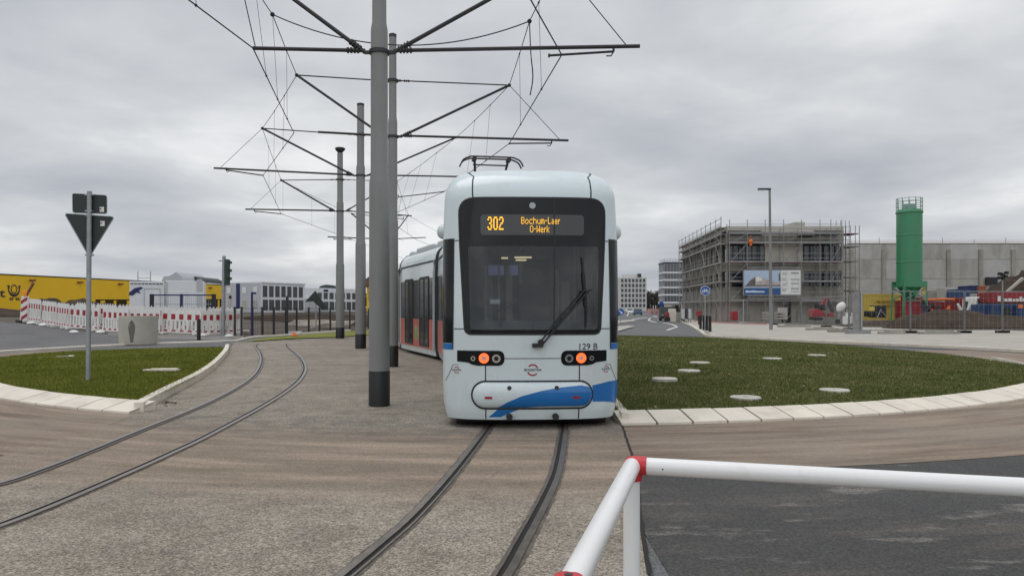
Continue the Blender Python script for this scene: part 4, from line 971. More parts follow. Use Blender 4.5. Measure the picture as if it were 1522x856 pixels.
# beacon board
p = G(36.5, 478); t = thing('beacon_board', 'slanted red-white striped warning board with an orange lamp on top', 'warning board', p); k = p.y / F
b = MB(); b.box(p + Vector((0, 0, 20 * k)), (10.5 * k, .06, 36 * k), M=Matrix.Rotation(R(4), 3, 'Y')); b.build('board', M_WHITE, t)
b = MB()
for z in (6, 18, 30):
    q = p + Vector((0, -.035, z * k)); b.prism([q + Vector((-4.6 * k, 0, -4 * k)), q + Vector((4.6 * k, 0, 2 * k)), q + Vector((4.6 * k, 0, 7 * k)), q + Vector((-4.6 * k, 0, 1 * k))], (0, -.006, 0))
b.build('red_stripes', M_REDS, t)
b = MB(); b.box(p + Vector((-.5 * k, 0, .03)), (.7, .4, .10)); b.build('foot_plate', M_DARK, t)
b = MB(); b.lathe([(1.6 * k, 37 * k), (1.8 * k, 40 * k), (2.6 * k, 41 * k), (2.7 * k, 45 * k), (1.2 * k, 47 * k)], p + Vector((.02, 0, 0)), 14); b.build('lamp', M_LAMPO, t)
b = MB(); b.beam(P(38, 441, p.y + 4), P(50, 420.5, p.y + 4), .10, .10); b.beam(P(36, 470, p.y + 4), P(38, 441, p.y + 4), .12, .12); tag(b.build('tilted_pole', M_RUSTRED), 'slanting dark red pole rising behind the striped warning board', 'pole')

# soil heaps on the left
def mound(name, label, c, rx, ry, h, seed, m=None, rz=0.0):
    rng = random.Random(seed); b = MB(); n = 26; vs = []; off = Vector((seed * 3.1, seed * 1.7, 0))
    for j in range(n + 1):
        for i in range(n + 1):
            x, y = i / n * 2 - 1, j / n * 2 - 1; q = Vector((x * rx, y * ry, 0)); q.rotate(Matrix.Rotation(rz, 3, 'Z'))
            d = max(0, 1 - (x * x + y * y)); nz = mnoise.fractal(Vector((x * 2.2, y * 2.2, 0)) + off, 1.0, 2.0, 5)
            z = h * (d ** .7) * (1 + .30 * nz) + (.06 * h * mnoise.noise(Vector((x * 9, y * 9, 0)) + off) if d > 0 else 0)
            vs.append((c[0] + q.x, c[1] + q.y, hgt(c[0] + q.x, c[1] + q.y) + z - (.35 if d <= 0 else .05)))
    b.add(vs, [(j * (n + 1) + i, j * (n + 1) + i + 1, (j + 1) * (n + 1) + i + 1, (j + 1) * (n + 1) + i) for j in range(n) for i in range(n)])
    return tag(b.build(name, m or M_SOIL, None, 60), label, 'soil heap')
mound('soil_heap', 'low dark soil heap under the horn emblem at the far left', (-37.6, 53), 4.2, 2.4, .55, 2)
mound('soil_heap', 'brown soil heap peeking over the barriers left of the sign pole', (-34.6, 55), 1.9, 2.2, 1.25, 5)
mound('soil_heap', 'long brown soil heap behind the barriers at the sign pole', (-32.9, 57), 3.4, 2.6, 1.15, 8)
mound('soil_heap', 'grey-brown soil bank behind the right end of the mesh fence', (-14, 62), 9, 4, .8, 11)

# yellow hall
t = thing('yellow_hall', 'long low bright yellow hall with black lettering and horn emblem', 'building', (-70, 115, 1))
A = Vector((-86, 100, 0)); Bq = Vector((-64.2, 165, 0)); Bq = P(337, 424, 165); Bq.z = 0; A = P(-90, 403, 103); A.z = 0
dirn = (Bq - A).normalized(); nrm = Vector((dirn.y, -dirn.x, 0)); H = 6.75; Lw = (Bq - A).length; back_ = -nrm * 40
b = MB(); b.prism([A + Vector((0, 0, 0)), Bq, Bq + back_, A + back_], (0, 0, H)); b.build('wall', M_YEL, t)
b = MB(); b.prism([A + nrm * .06 + Vector((0, 0, H - .12)), Bq + nrm * .06 + Vector((0, 0, H - .12)), Bq - nrm * .2 + Vector((0, 0, H - .12)), A - nrm * .2 + Vector((0, 0, H - .12))], (0, 0, .18)); b.build('parapet_cap', M_DARK, t)
onw = lambda s, z, o=.03: A + dirn * s + nrm * o + Vector((0, 0, z))
def s_of(u):                                      # distance along the hall for a sight line
    k = (u - CU) / F; return (A.x - k * A.y) / (k * dirn.y - dirn.x)
for u in (47, 118, 178, 312):
    s = s_of(u); b = MB(); b.box(onw(s, H - .75, .2), (.9, .5, .22), math.atan2(dirn.y, dirn.x)); b.build('wall_lamp', M_RUSTRED, t)
s0, s1 = s_of(142), s_of(330); b = MB(); b.prism([onw(s0, 3.1), onw(s1, 3.6), onw(s1, 0), onw(s0, 0)], nrm * .05); b.build('dark_glazing', M_GLASSD, t)
s = s0 + 1
while s < s1 - 1:
    w = random.choice((.35, .6, 1.0)); b = MB(); b.prism([onw(s, 2.9 + .5 * (s - s0) / (s1 - s0), .09), onw(s + w, 2.9 + .5 * (s - s0) / (s1 - s0), .09), onw(s + w, 0, .09), onw(s, 0, .09)], nrm * .05); b.build('yellow_mullion', M_YEL, t); s += w + random.uniform(1.2, 3.5)
vs, fs = text_mesh('Post', 1.75, .035); sE = s_of(7.6); b = MB(); xm = max(v[0] for v in vs); ym = min(v[1] for v in vs)
b.add([onw(sE + (a - xm) * 1.5, 3.25 + c - ym, .05) for a, c in vs], fs); b.build('lettering', M_INK, t, 0, fix=False)
hc = (s_of(11) + s_of(30)) / 2; hw = (s_of(30) - s_of(11)) / 2; b = MB()
def wallring(cx, cz2, rx, rz, w0, w1, a0, a1, n=28):
    q0 = []
    for i in range(n + 1):
        a = R(a0 + (a1 - a0) * i / n); w = w0 + (w1 - w0) * math.sin(math.pi * i / n)
        for r in (1.0, 1 - w): q0.append(onw(cx + math.cos(a) * rx * r, cz2 + math.sin(a) * rz * r, .05))
    b.add(q0, [(2 * i, 2 * i + 1, 2 * i + 3, 2 * i + 2) for i in range(n)])
wallring(hc, 4.52, hw * .50, .72, .24, .24, 0, 360); wallring(hc, 4.55, hw * .92, 1.22, .12, .34, 180, 360)
for sg in (-1, 1):
    b.add([onw(hc + sg * hw * 1.05, 5.15, .05), onw(hc + sg * hw * .66, 5.05, .05), onw(hc + sg * hw * .74, 4.52, .05), onw(hc + sg * hw * .92, 4.52, .05)], [(0, 1, 2, 3)])
    for q in (0, 1): x = hc + sg * hw * (.24 + .34 * q); b.add([onw(x - hw * .02, 3.22, .05), onw(x + hw * .20, 3.22, .05), onw(x + hw * (.20 + sg * .14), 2.82, .05), onw(x + hw * (sg * .14 - .06), 2.82, .05)], [(0, 1, 2, 3)])
b.build('horn_emblem', M_INK, t, 0)
b = MB(); q = P(195, 414, 170); q.z = H; b.box(q + Vector((0, 6, .5)), (4.2, 3, 1.0)); b.build('roof_unit', M_CABG, t)
b = MB()
for dx in (-1.5, 1.5): b.beam(q + Vector((dx, 6, 1)), q + Vector((dx, 6, 3.6)), .15)
b.beam(q + Vector((-1.5, 6, 2.0)), q + Vector((1.5, 6, 2.0)), .15); b.build('roof_frame', M_GALV, t)
b = MB()
for i in range(8): uu = 215 + i * 11; qq = P(uu, 0, 178); b.box((qq.x, qq.y, H + .25), (1.6, 2, .5 + .35 * (i % 3)))
b.build('roof_plant', M_CABG, t)

# white site containers
def wallbox(name, label, cat, p0, p1, depth, z0, z1, m, group=None):
    """a box whose front runs from p0 to p1"""
    t = thing(name, label, cat, (p0 + p1) / 2, group); d = (p1 - p0); d.z = 0; L = d.length; d.normalize(); n = Vector((-d.y, d.x, 0))
    if n.y < 0: n = -n
    g = lambda s, z, o=0.0: Vector((p0.x, p0.y, 0)) + d * s - n * o + Vector((0, 0, z))
    b = MB(); b.prism([g(0, z0), g(L, z0), g(L, z0, -depth), g(0, z0, -depth)], (0, 0, z1 - z0)); b.build('shell', m, t, bevel=.03)
    return t, g, L, d, n
def panel(t, name, g, s0, s1, z0, z1, m, o=.02, th=.03, **k):
    b = MB(); a = g(s0, z0, o - th); d = g(s1, z0, o - th); e = g(s0, z0, o) - a
    b.prism([a, d, g(s1, z1, o - th), g(s0, z1, o - th)], e); return b.build(name, m, t, **k)
Yc = 56; z0 = hgt(-25, 56)
t, g, L, d, n = wallbox('site_container', 'white container with dark blue logo and grey-outlined door', 'container', P(192.5, 0, Yc), P(244.5, 0, Yc + 1), 6, z0, P(0, 418, Yc).z, M_CABIN)
zt = P(0, 418, Yc).z
dp = panel(t, 'door', g, L * .42, L * .87, z0 + .1, zt - .55, M_CABIN, .05)
for a, c in ((.41, .43), (.86, .88)): panel(dp, 'door_frame', g, L * a, L * c, z0 + .1, zt - .5, M_CABG, .08)
panel(dp, 'door_frame', g, L * .43, L * .86, zt - .58, zt - .50, M_CABG, .08)
b = MB(); q = g(L * .18, zt - .75, .04); b.add([q + d * x + Vector((0, 0, z)) for x, z in ((-.45, -.1), (-.1, .22), (.35, .34), (.5, .25), (.2, .05), (.32, -.18), (.05, -.08), (-.2, -.32), (-.5, -.3))], [tuple(range(9))]); b.build('logo_mark', M_NAVY, t, 0)
b = MB()
for k in range(9): b.box(g(L * (.06 + k * .105), zt - .17, .02), (.22, .04, .07))
b.build('vent_row', M_DARK, t)
t, g, L, d, n = wallbox('site_container', 'white container with two grey shutters at its right end', 'container', P(246, 0, Yc + 1), P(303.5, 0, Yc + 2), 6, z0, zt + .08, M_CABIN)
for a, c in ((.55, 2.0), (2.35, 3.3)): panel(t, 'shutter', g, L * .80, L * .95, z0 + a - .3, z0 + c - .3, M_CABG, .05)
panel(t, 'pillar', g, 0, .14, z0, zt, M_CABG, .04); panel(t, 'door', g, L * .1, L * .55, z0 + .1, z0 + 2.0, M_CABIN, .05)
b = MB(); q = P(257, 402, 75); b.prism([P(240, 418, 75), P(272, 418, 75), P(270, 411, 75), P(262, 404, 75), P(252, 410, 75), P(243, 411, 75)], (0, 6, 0)); tag(b.build('roof_tarpaulin', M_CABG), 'grey peaked tarpaulin roof rising behind the white containers', 'tarpaulin')
b = MB(); b.prism([P(277, 418, 78), P(300, 420, 78), P(298, 415, 78), P(290, 411, 78), P(281, 413, 78)], (0, 6, 0)); tag(b.build('dark_tarpaulin', M_SIGNBK), 'dark rounded cover just visible over the white containers', 'tarpaulin')

# blue gate frame
Yg = 46; t = thing('steel_gate', 'dark blue steel gate frame in front of the white containers', 'gate', P(271, 470, Yg))
for u, w in ((226, .22), (271, .14), (318, .24)): b = MB(); b.lo(P(u - 3, 486, Yg) - Vector((0, .06, 0)), P(u - 3, 437, Yg) + Vector((w, .06, 0))); b.build('post', M_NAVY if w < .2 else M_BLACK, t)
b = MB(); b.beam(P(224, 438.5, Yg), P(318, 438.5, Yg), .07, .08); b.build('top_rail', M_NAVY, t)
b = MB(); b.beam(P(224, 452, Yg), P(318, 452, Yg), .03)
for i in range(30): u = 226 + i * 3.1; b.beam(P(u, 439, Yg), P(u, 478, Yg), .012)
b.build('gate_mesh', M_GALV, t)

# modular offices
Yo = 100; zb = 1.0; zt = P(0, 422, Yo).z
cn = P(388, 0, 96); cn.z = 0; e1 = Vector((-.893, .45, 0)); e2 = Vector((.45, .893, 0))
t, g, L, d, n = wallbox('modular_office', 'two-storey white modular office with dark blue stripe and seven tall dark windows', 'building', cn + e1 * 6.6, cn, 8.0, zb, zt, M_CABG)
panel(t, 'blue_stripe', g, L * .33, L * .43, zb, zt, M_NAVY, .05)
for q in (.13, .55, .85):
    panel(t, 'window', g, L * (q - .05), L * (q + .05), zt - 1.3, zt - .5, M_CABIN, .05); panel(t, 'window', g, L * (q - .05), L * (q + .05), zb + .6, zb + 1.6, M_CONC, .06)
panel(t, 'vent', g, L * .13, L * .20, zt - 2.0, zt - 1.6, M_BLACK, .07)
g2 = lambda q, z, o=0.0: cn + e2 * q + Vector((e2.y, -e2.x, 0)) * o + Vector((0, 0, z)); L = 8.0
panel(t, 'facade', g2, .02, L, zb, zt, M_CABIN, .06, .05)
for k in range(7):
    panel(t, 'window', g2, L * (.03 + k * .138), L * (.03 + k * .138 + .095), zb + 2.05, zt - .35, M_GLASSO, .10)
    panel(t, 'window', g2, L * (.03 + k * .138), L * (.03 + k * .138 + .11), zb + .3, zb + 1.7, M_GLASSO, .10)
b = MB(); b.prism([g(-.1, zt), g(L * .825 + .2, zt), g(L * .825 + .2, zt, -8.1), g(-.1, zt, -8.1)], (0, 0, .14)); b.build('roof_edge', M_CABIN, t)
zt2 = P(0, 428, Yo + 14).z
t, g, L, d, n = wallbox('modular_office', 'white modular office block partly hidden behind the thinner grey pole', 'building', P(451.5, 0, Yo + 12), P(532, 0, Yo + 20), 14, zb, zt2, M_CABIN)
for k in range(9):
    if k < 2: continue
    panel(t, 'window', g, L * (.03 + k * .107), L * (.03 + k * .107 + .072), zb + 2.0, zt2 - .7, M_GLASSO, .04); panel(t, 'window', g, L * (.03 + k * .107), L * (.03 + k * .107 + .085), zb + .3, zb + 1.6, M_GLASSO, .04)
panel(t, 'name_plate', g, L * .35, L * .43, zt2 - .55, zt2 - .2, M_NAVY, .05); panel(t, 'low_wing', g, 0, L * .22, zb, zt2 - 1.6, M_CABG, 1.2, 1.2)
b = MB(); b.prism([P(473, 429, 125), P(500, 428, 125), P(495, 424, 125), P(484, 423, 125), P(476, 425, 125)], (0, 5, 0)); tag(b.build('roof_equipment', M_SIGNBK), 'dark low rooftop equipment above the hindmost white office block', 'roof equipment')
t = thing('brown_house', 'brown gabled house with yellow side glimpsed between the catenary poles', 'house', P(575, 460, 150))
b = MB(); b.lo(P(545, 470, 150), P(610, 424, 150) + Vector((0, 14, 0))); b.build('wall', M_YEL, t)
b = MB(); b.prism([P(528, 425, 149), P(612, 425, 149), P(600, 404, 149), P(556, 406, 149)], (0, 16, 0)); b.build('roof', M_BROWN, t)
b = MB(); b.lo(P(548, 447, 149.8), P(600, 433, 149.8) + Vector((0, .1, 0))); b.build('window_band', M_GLASSD, t)

# dark mesh fence
t = thing('mesh_fence', 'long dark wire mesh fence with slim posts behind the grass strip', 'fence', G(440, 496))
q = [G(u, v) for u, v in ((349, 499), (359, 499), (375, 498.5), (390, 498), (407, 497), (425, 496), (441, 495), (459, 494), (475, 493), (491, 491.5), (520, 490), (548, 488), (600, 486))]
for p in q: b = MB(); b.lo(p + Vector((-.045, -.045, 0)), p + Vector((.045, .045, 1.45))); b.build('post', M_DARK, t)
b = MB()
for a, c in zip(q[1:], q[2:]):
    for z in (.08, .35, .62, .90, 1.15, 1.38): b.beam(a + Vector((0, 0, z)), c + Vector((0, 0, z)), .010)
    m = int((c - a).length / .10)
    for k in range(1, m): p = a.lerp(c, k / m); b.beam(p, p + Vector((0, 0, 1.42)), .006)
b.build('wire_mesh', M_DARK, t, 0)
for u, v, top, lab, arm in ((374.5, 499, 435, 'dark blue post with a short arm in the mesh fence', 1), (427, 497, 440, 'thin dark post rising above the mesh fence', 0)):
    p = G(u, v); b = MB(); b.tube(p, P(u, top, p.y), .055, n=10)
    if arm: b.beam(P(u - 1, top + .6, p.y), P(u + 6, top + .6, p.y), .10, .10)
    else: b.box(P(u, 446, p.y), (.12, .12, .4))
    tag(b.build('slim_post', M_NAVY if arm else M_DARK), lab, 'post')
p = G(470, 494); t = thing('warning_sign', 'back of an upright triangular sign, black, behind the mesh fence', 'road sign', p)
b = MB(); b.tube(p, P(469, 434, p.y), .04, n=12); b.build('pole', M_GALV, t)
b = MB(); b.prism([P(453.5, 449, p.y) - Vector((0, .06, 0)), P(469, 432, p.y) - Vector((0, .06, 0)), P(486, 457, p.y) - Vector((0, .02, 0)), P(480, 461, p.y) - Vector((0, .02, 0)), P(466, 448, p.y) - Vector((0, .06, 0))], (0, .015, 0)); b.build('triangle_plate', M_SIGNBK, t)
p = G(436, 494.5, .06); b = MB(); b.box(p, (.9, .25, .16), .1); tag(b.build('white_block', M_WHITE), 'white low block lying on the grass strip by the mesh fence', 'block')
p = G(437, 499, .05); b = MB(); b.lathe([(.12, 0), (.11, .04), (.05, .17), (.03, .18)], p, 12); b.box(p + Vector((.05, 0, .0)), (.3, .3, .04), .3); tag(b.build('traffic_cone', M_ORANGE), 'small orange cone on the grass strip below the white block', 'cone')
for i, (u, v, l, an) in enumerate(((456, 482, 2.8, .3), (470, 484, 3.6, -.5), (484, 486, 2.4, .9), (498, 483, 2.2, .1))):
    p = G(u, v, .1); b = MB()
    for k in range(4): b.box(p + Vector((.1 * k, .15 * k, .09 * k)), (l, .16, .07), an + .12 * k)
    tag(b.build('timber_pile', M_KERB), ['pale loose timber pile behind the fence, leftmost', 'long pale timber pile behind the fence under the black triangle sign', 'pale timber pile behind the fence left of the thinner pole', 'pale timber pile right behind the thinner pole'][i], 'timber', 'loose timber behind the mesh fence')
# scattered stones by the barriers
for i, (u, v) in enumerate(((46, 481.5), (64, 484.5), (110, 495), (149, 495), (300, 500), (341, 501))):
    p = G(u, v); b = MB(); b.ball(p + Vector((0, 0, .05)), .16, (1.4, 1, .6), 9, 6); tag(b.build('white_stone', M_WHITE), ['white stone under the first barrier by the striped board', 'white stone under the second barrier from the striped board', 'small white stone on the road left of the sign pole', 'white stone just right of the sign pole by the barrier foot', 'pale stone beside the black bollard', 'pale stone at the foot of the traffic light'][i], 'stone', 'pale stones along the barriers')

# ------------------------------------------------------------------ right side: building under scaffold
YB = 80.0; zb = lambda v: P(0, v, YB).z; xb = lambda u: (u - CU) / F * YB
t = thing('concrete_building', 'unfinished three-storey concrete building with dark openings behind scaffolding', 'building', (xb(1166), YB, 0))
x0, x1 = xb(1080), xb(1254); YL = YB + 28; SK = 1.75
def foot(a, c, y0, y1, z0, z1, sk=SK): return [(a, y0, z0), (c, y0, z0), (c, y1, z0), (a + sk, y1, z0)], (0, 0, z1 - z0)
b = MB(); b.prism(*foot(x0 + .3, x1 - .3, YB + .3, YL, 0, 10.2)); b.build('core', M_GLASSD, t)
def slab(z0, z1, m=M_CONCD, o=0.0, a=None, c=None, name='concrete_band'):
    b = MB(); b.prism(*foot((x0 if a is None else a), (x1 if c is None else c), YB - o, YL + .2, z0, z1)); return b.build(name, m, t)
slab(9.95, 10.45, mat('pale_parapet', (.47, .45, .39), .85, var=.14, scale=.5)); slab(8.57, 9.38); slab(5.58, 6.60); slab(2.67, 3.90); 
b = MB(); b.prism(*foot(x0, xb(1161), YB - .05, YL, -.1, 2.67)); b.lo((xb(1176), YB - .05, -.1), (x1, YL, 2.67)); b.lo((xb(1161), YB + .6, 0), (xb(1176), YL, 2.6)); b.build('ground_floor_wall', M_CONCD, t)
b = MB(); b.lo((xb(1164), YB + .55, 0), (xb(1175), YB + .6, 2.3)); b.build('doorway', M_BLACK, t)
def wallp(u0, u1, z0, z1, m, name, dy=0.02): b = MB(); b.lo((xb(u0), YB - dy, z0), (xb(u1), YB + .3, z1)); return b.build(name, m, t)
M_PANEL = mat('pale_wall_panel', (.50, .475, .41), .85, var=.14, scale=.6); wallp(1137, 1193, 6.6, 8.57, M_PANEL, 'wall_panel'); wallp(1137, 1195, 3.9, 5.58, M_CONCD, 'wall_panel'); wallp(1131, 1210, 9.38, 9.95, M_PANEL, 'wall_panel'); wallp(1251, 1254, 2.67, 9.95, M_CONCD, 'wall_panel'); wallp(1080, 1082, 2.67, 9.95, M_CONCD, 'wall_panel')
for z0, z1, us in ((6.75, 8.3, ((1082, 1106), (1109, 1136), (1196, 1222), (1225, 1250))), (4.0, 5.5, ((1082, 1103), (1196, 1222), (1225, 1250))), (9.42, 9.9, ((1083, 1103), (1107, 1130), (1211, 1250)))):
    for u0, u1 in us:
        w = wallp(u0, u1, z0, z1, M_GLASSB, 'window', -.1); f = MB()
        for k in range(1, 3): xx = xb(u0 + (u1 - u0) * k / 3); f.lo((xx - .04, YB + .02, z0), (xx + .04, YB + .1, z1))
        q = f.build('window_frame', M_DARK, None); q.parent = w; q.location = -Vector(w.parent.location)
for fl, (z0, z1) in enumerate(((6.7, 8.4), (4.0, 5.4), (9.4, 9.9))):
    for k in range(9):
        b = MB(); y0 = YB + 1 + k * 3; xs_ = x0 + SK * (y0 + 2.3 - YB) / 28; b.lo((xs_ - .02, y0 + 2.3, z0 - .3), (xs_ + .4, y0 + 3, z1 + .4)); b.build('pier', M_CONCD, t)
b = MB(); b.lo((xb(1186), YB + 1, 10.45), (xb(1202), YB + 5, 11.0)); b.build('roof_upstand', M_CONC, t)
b = MB(); b.lo((xb(1184), YB - .6, 9.30), (xb(1206), YB + .2, 9.42)); b.build('roof_opening', M_BLACK, t)

def scaffold(name, label, pts, levels, top, decks_m, depth):
    """standards along a line of points; depth is the vector to the outer row"""
    t = thing(name, label, 'scaffold', pts[0], 'scaffolding round the concrete building')
    dv = Vector(depth)
    for i, p in enumerate(pts):
        for k in (0, 1):
            q = p + dv * k; b = MB(); b.tube(q, q + Vector((0, 0, top - (0 if k else .8))), .04, n=6); b.build('standard', M_SCAF, t)
    for li, z in enumerate(levels):
        b = MB(); a, c = pts[0] + Vector((0, 0, z)), pts[-1] + Vector((0, 0, z)); b.prism([a, c, c + dv, a + dv], (0, 0, .06)); b.build('deck', decks_m[li % len(decks_m)], t)
        b = MB()
        for h in (.5, 1.0):
            b.beam(a + dv + Vector((0, 0, h)), c + dv + Vector((0, 0, h)), .04)
        b.beam(a + dv + Vector((0, 0, .12)), c + dv + Vector((0, 0, .12)), .03, .16)
        b.build('guard_rail', M_SCAF, t)
    for i in range(0, len(pts) - 1, 3):
        for z0, z1 in zip([0] + list(levels[:-1]), levels): b = MB(); b.beam(pts[i] + dv + Vector((0, 0, z0)), pts[i + 1] + dv + Vector((0, 0, z1)), .055); b.build('diagonal_brace', M_SCAF, t)
    return t
lv = [2.3, 4.35, 6.4, 8.45, 9.5]
fp = [Vector((xb(u), YB - .25, 0)) for u in (1079, 1105, 1131, 1158, 1184, 1211, 1227, 1243)]
scaffold('scaffold', 'steel scaffold across the front face of the concrete building', fp, lv, 11.0, [M_SCAF, M_SCAF, M_RUSTRED, M_SCAF, M_SCAF], (0, -1.1, 0))
ep = [Vector((xb(u), YB - .2, 0)) for u in (1256, 1263, 1270, 1276)]
scaffold('scaffold', 'tall open scaffold tower at the right corner of the concrete building', ep, [1.5, 3.4, 4.9, 6.6, 8.2, 9.6], 11.3, [M_SCAF, M_RUSTRED, M_SCAF, M_SCAF], (0, 2.4, 0))
sp = [Vector((x0 - .12 + 1.75 * (k * 2.6 - .6) / 28, YB - .6 + k * 2.72, 0)) for k in range(11)]
scaffold('scaffold', 'steel scaffold along the left flank of the concrete building', sp, lv + [10.2], 11.4, [M_SCAF, M_CONCD], (-.62, 0, 0))
b = MB(); q = P(1115.8, 359, YB - 1.5); b.ball(q, .24, (1, 1, 1.05)); b.ball(q + Vector((0, 0, -.3)), .15, (1, 1, 1.3)); b.path([q, q + Vector((0, 0, .7))], .02); tag(b.build('orange_sack', M_ORANGE), 'small orange sack hanging on the scaffold near the top floor', 'sack')

# billboard on the scaffold
YBB = 78.2; t = thing('site_billboard', 'large site billboard with a building picture, blue band and white text panel', 'billboard', P(1148, 438, YBB))
bb = lambda u, v, o=0.0: P(u, v, YBB) - Vector((0, o, 0))
def quad(name, m, pts, o, th=.02, par=None):
    b = MB(); b.prism([bb(u, v, o) for u, v in pts], (0, th, 0)); return b.build(name, m, par or t, 0)
quad('back_frame', M_SCAF, [(1104.5, 401), (1191, 401), (1191, 439), (1104.5, 439)], 0, .12)
M_PSKY = mat('print_sky', (.42, .53, .68), .5, var=.12, scale=.4); M_PBLUE = mat('print_blue', (.02, .09, .24), .45); M_PBLD = mat('print_building', (.42, .38, .36), .6, var=.4, scale=2); M_PDK = mat('print_dark', (.12, .11, .11), .6, var=.3); M_PTXT = mat('print_grey_text', (.30, .32, .35), .6); M_PLT = mat('print_pale', (.55, .66, .80), .5)
pic = quad('picture', M_PSKY, [(1106, 402), (1160, 402), (1160, 428), (1106, 428)], .03)
quad('picture_block', M_PBLD, [(1108, 424), (1113, 417), (1122, 411), (1128, 410.5), (1136, 414), (1147, 418), (1159, 419), (1159, 426), (1108, 426)], .045, .01, pic)
quad('picture_block', M_PDK, [(1110, 422.5), (1114, 418), (1121, 413), (1122.5, 413), (1122.5, 424), (1110, 424)], .056, .008, pic); quad('picture_block', M_WHITE, [(1123, 412), (1128, 411), (1133, 414), (1133, 417.5), (1123, 418.5)], .056, .008, pic); quad('picture_block', M_PDK, [(1107, 424), (1159, 423.6), (1159, 425), (1107, 425.6)], .066, .008, pic)
quad('picture_block', M_PDK, [(1157, 407), (1159, 405), (1159.6, 418), (1157.4, 418)], .056, .008, pic)
quad('blue_band', M_PBLUE, [(1106, 428.3), (1160, 428.3), (1160, 437.8), (1106, 437.8)], .03)
band = quad('pale_headline', M_PLT, [(1108, 432), (1110, 431.5), (1113, 432.5), (1119, 431.5), (1123, 432.3), (1136, 432.6), (1136, 434.6), (1108, 434.8)], .045, .01)
pan = quad('text_panel', M_WHITE, [(1160.4, 401.8), (1189.8, 401.8), (1189.8, 437.8), (1160.4, 437.8)], .035)
for v in (405, 406.6, 408.2, 413.5, 415.2, 416.9, 421, 422.6, 424.2, 429, 430.6, 432.4): w = random.uniform(5, 9); quad('text_line', M_PTXT, [(1162.5, v), (1162.5 + w, v), (1162.5 + w, v + .6), (1162.5, v + .6)], .048, .01, pan)
for v, h in ((404.6, 2.6), (414.5, 1.6), (420.5, 1.6), (428, 2.0), (432.8, 1.0)): quad('text_line', M_PTXT, [(1175.5, v), (1187, v), (1187, v + h), (1175.5, v + h)], .048, .01, pan)
b = MB()
for v in (397, 399, 440, 443): b.beam(bb(1112, v), bb(1192, v), .06)
for i in range(14): u = 1112 + i * 6; b.beam(bb(u, 397), bb(u + 3, 400.5), .05); b.beam(bb(u, 440), bb(u + 3, 443), .05)
b.build('lattice_girder', M_SCAF, t)

# grey hall
YH = 112.0; t = thing('concrete_hall', 'long grey precast concrete hall wall behind the green silo', 'building', P(1420, 470, YH))
xa, xc = P(1262, 0, YH).x, P(1640, 0, YH).x; zt = P(0, 362.5, YH).z
b = MB(); b.lo((xa, YH, -.2), (xc, YH + 30, zt)); b.build('wall', M_CONC, t)
M_CONC2 = mat('precast_concrete_pale', (.46, .455, .43), .85, var=.12, scale=.5, dirt=((.28, .26, .23), .45, .52, .6)); M_CONC3 = mat('precast_concrete_mid', (.40, .39, .36), .85, var=.14, scale=.6, dirt=((.24, .22, .19), .4, .48, .7))
cols = [1265, 1313, 1361, 1409, 1457, 1505, 1553, 1601]
for i, u in enumerate(cols):
    b = MB(); x = P(u, 0, YH).x; b.lo((x - .28, YH - .25, -.2), (x + .28, YH, zt - .9)); b.build('column', M_CONCD, t)
    if i + 1 < len(cols):
        x2 = P(cols[i + 1], 0, YH).x
        for k, (va, vc) in enumerate(((363, 385.5), (386, 414.5), (415, 440), (440.5, 478))):
            b = MB(); b.lo((x + .31, YH - .06, P(0, vc, YH).z), (x2 - .31, YH, P(0, va, YH).z - .03)); b.build('wall_panel', (M_CONC2, M_CONC3, M_CONC)[(i * 2 + k) % 3], t, bevel=.02)
b = MB(); b.lo((xa, YH - .1, zt), (xc, YH + .4, zt + .12)); b.build('parapet', M_CONCD, t)
b = MB(); 
for z in (.35, .55): b.beam((xa, YH + .5, zt + z), (xc, YH + .5, zt + z), .04)
for k in range(9): x = xa + k * (xc - xa) / 8; b.beam((x, YH + .5, zt), (x, YH + .5, zt + (1.0 if k % 2 else .7)), .06)
b.build('roof_railing', mat('faded_red', (.45, .20, .18), .6), t)
b = MB(); b.lo(P(1466, 423, YH - .4), P(1481, 412, YH - .1)); b.build('dark_opening', M_BLACK, t)

# silo
YS = 76.0; kS = YS / F; c = P(1351.5, 473, YS); cz0 = c.z; Z = lambda v: P(0, v, YS).z; rS = 17.5 * kS
t = thing('silo', 'tall green cylindrical silo on braced legs', 'silo', c)
b = MB(); b.lathe([(rS, Z(424)), (rS, Z(391)), (rS * 1.02, Z(390.6)), (rS * 1.02, Z(389.4)), (rS, Z(389)), (rS, Z(351)), (rS * 1.02, Z(350.6)), (rS * 1.02, Z(349.4)), (rS, Z(349)), (rS, Z(318)), (rS * 1.06, Z(317)), (rS * 1.06, Z(315.5)), (rS * .92, Z(312)), (rS * .2, Z(310))], (c.x, c.y, 0), 40); b.build('tank', M_GREEN, t)
b = MB(); b.lathe([(.25, Z(446)), (.35, Z(444)), (rS * .97, Z(426)), (rS * .99, Z(424))], (c.x, c.y, 0), 32); b.build('hopper', M_GREEND, t)
b = MB(); b.lo((c.x - rS * .99, c.y - rS * .99, Z(427)), (c.x + rS * .99, c.y - rS * .88, Z(418.5))); b.lo((c.x - rS * .99, c.y + rS * .88, Z(427)), (c.x + rS * .99, c.y + rS * .99, Z(418.5))); b.lo((c.x - rS * .99, c.y - rS * .88, Z(427)), (c.x - rS * .90, c.y + rS * .88, Z(424))); b.lo((c.x + rS * .90, c.y - rS * .88, Z(427)), (c.x + rS * .99, c.y + rS * .88, Z(424))); b.build('base_frame', M_GREEN, t)
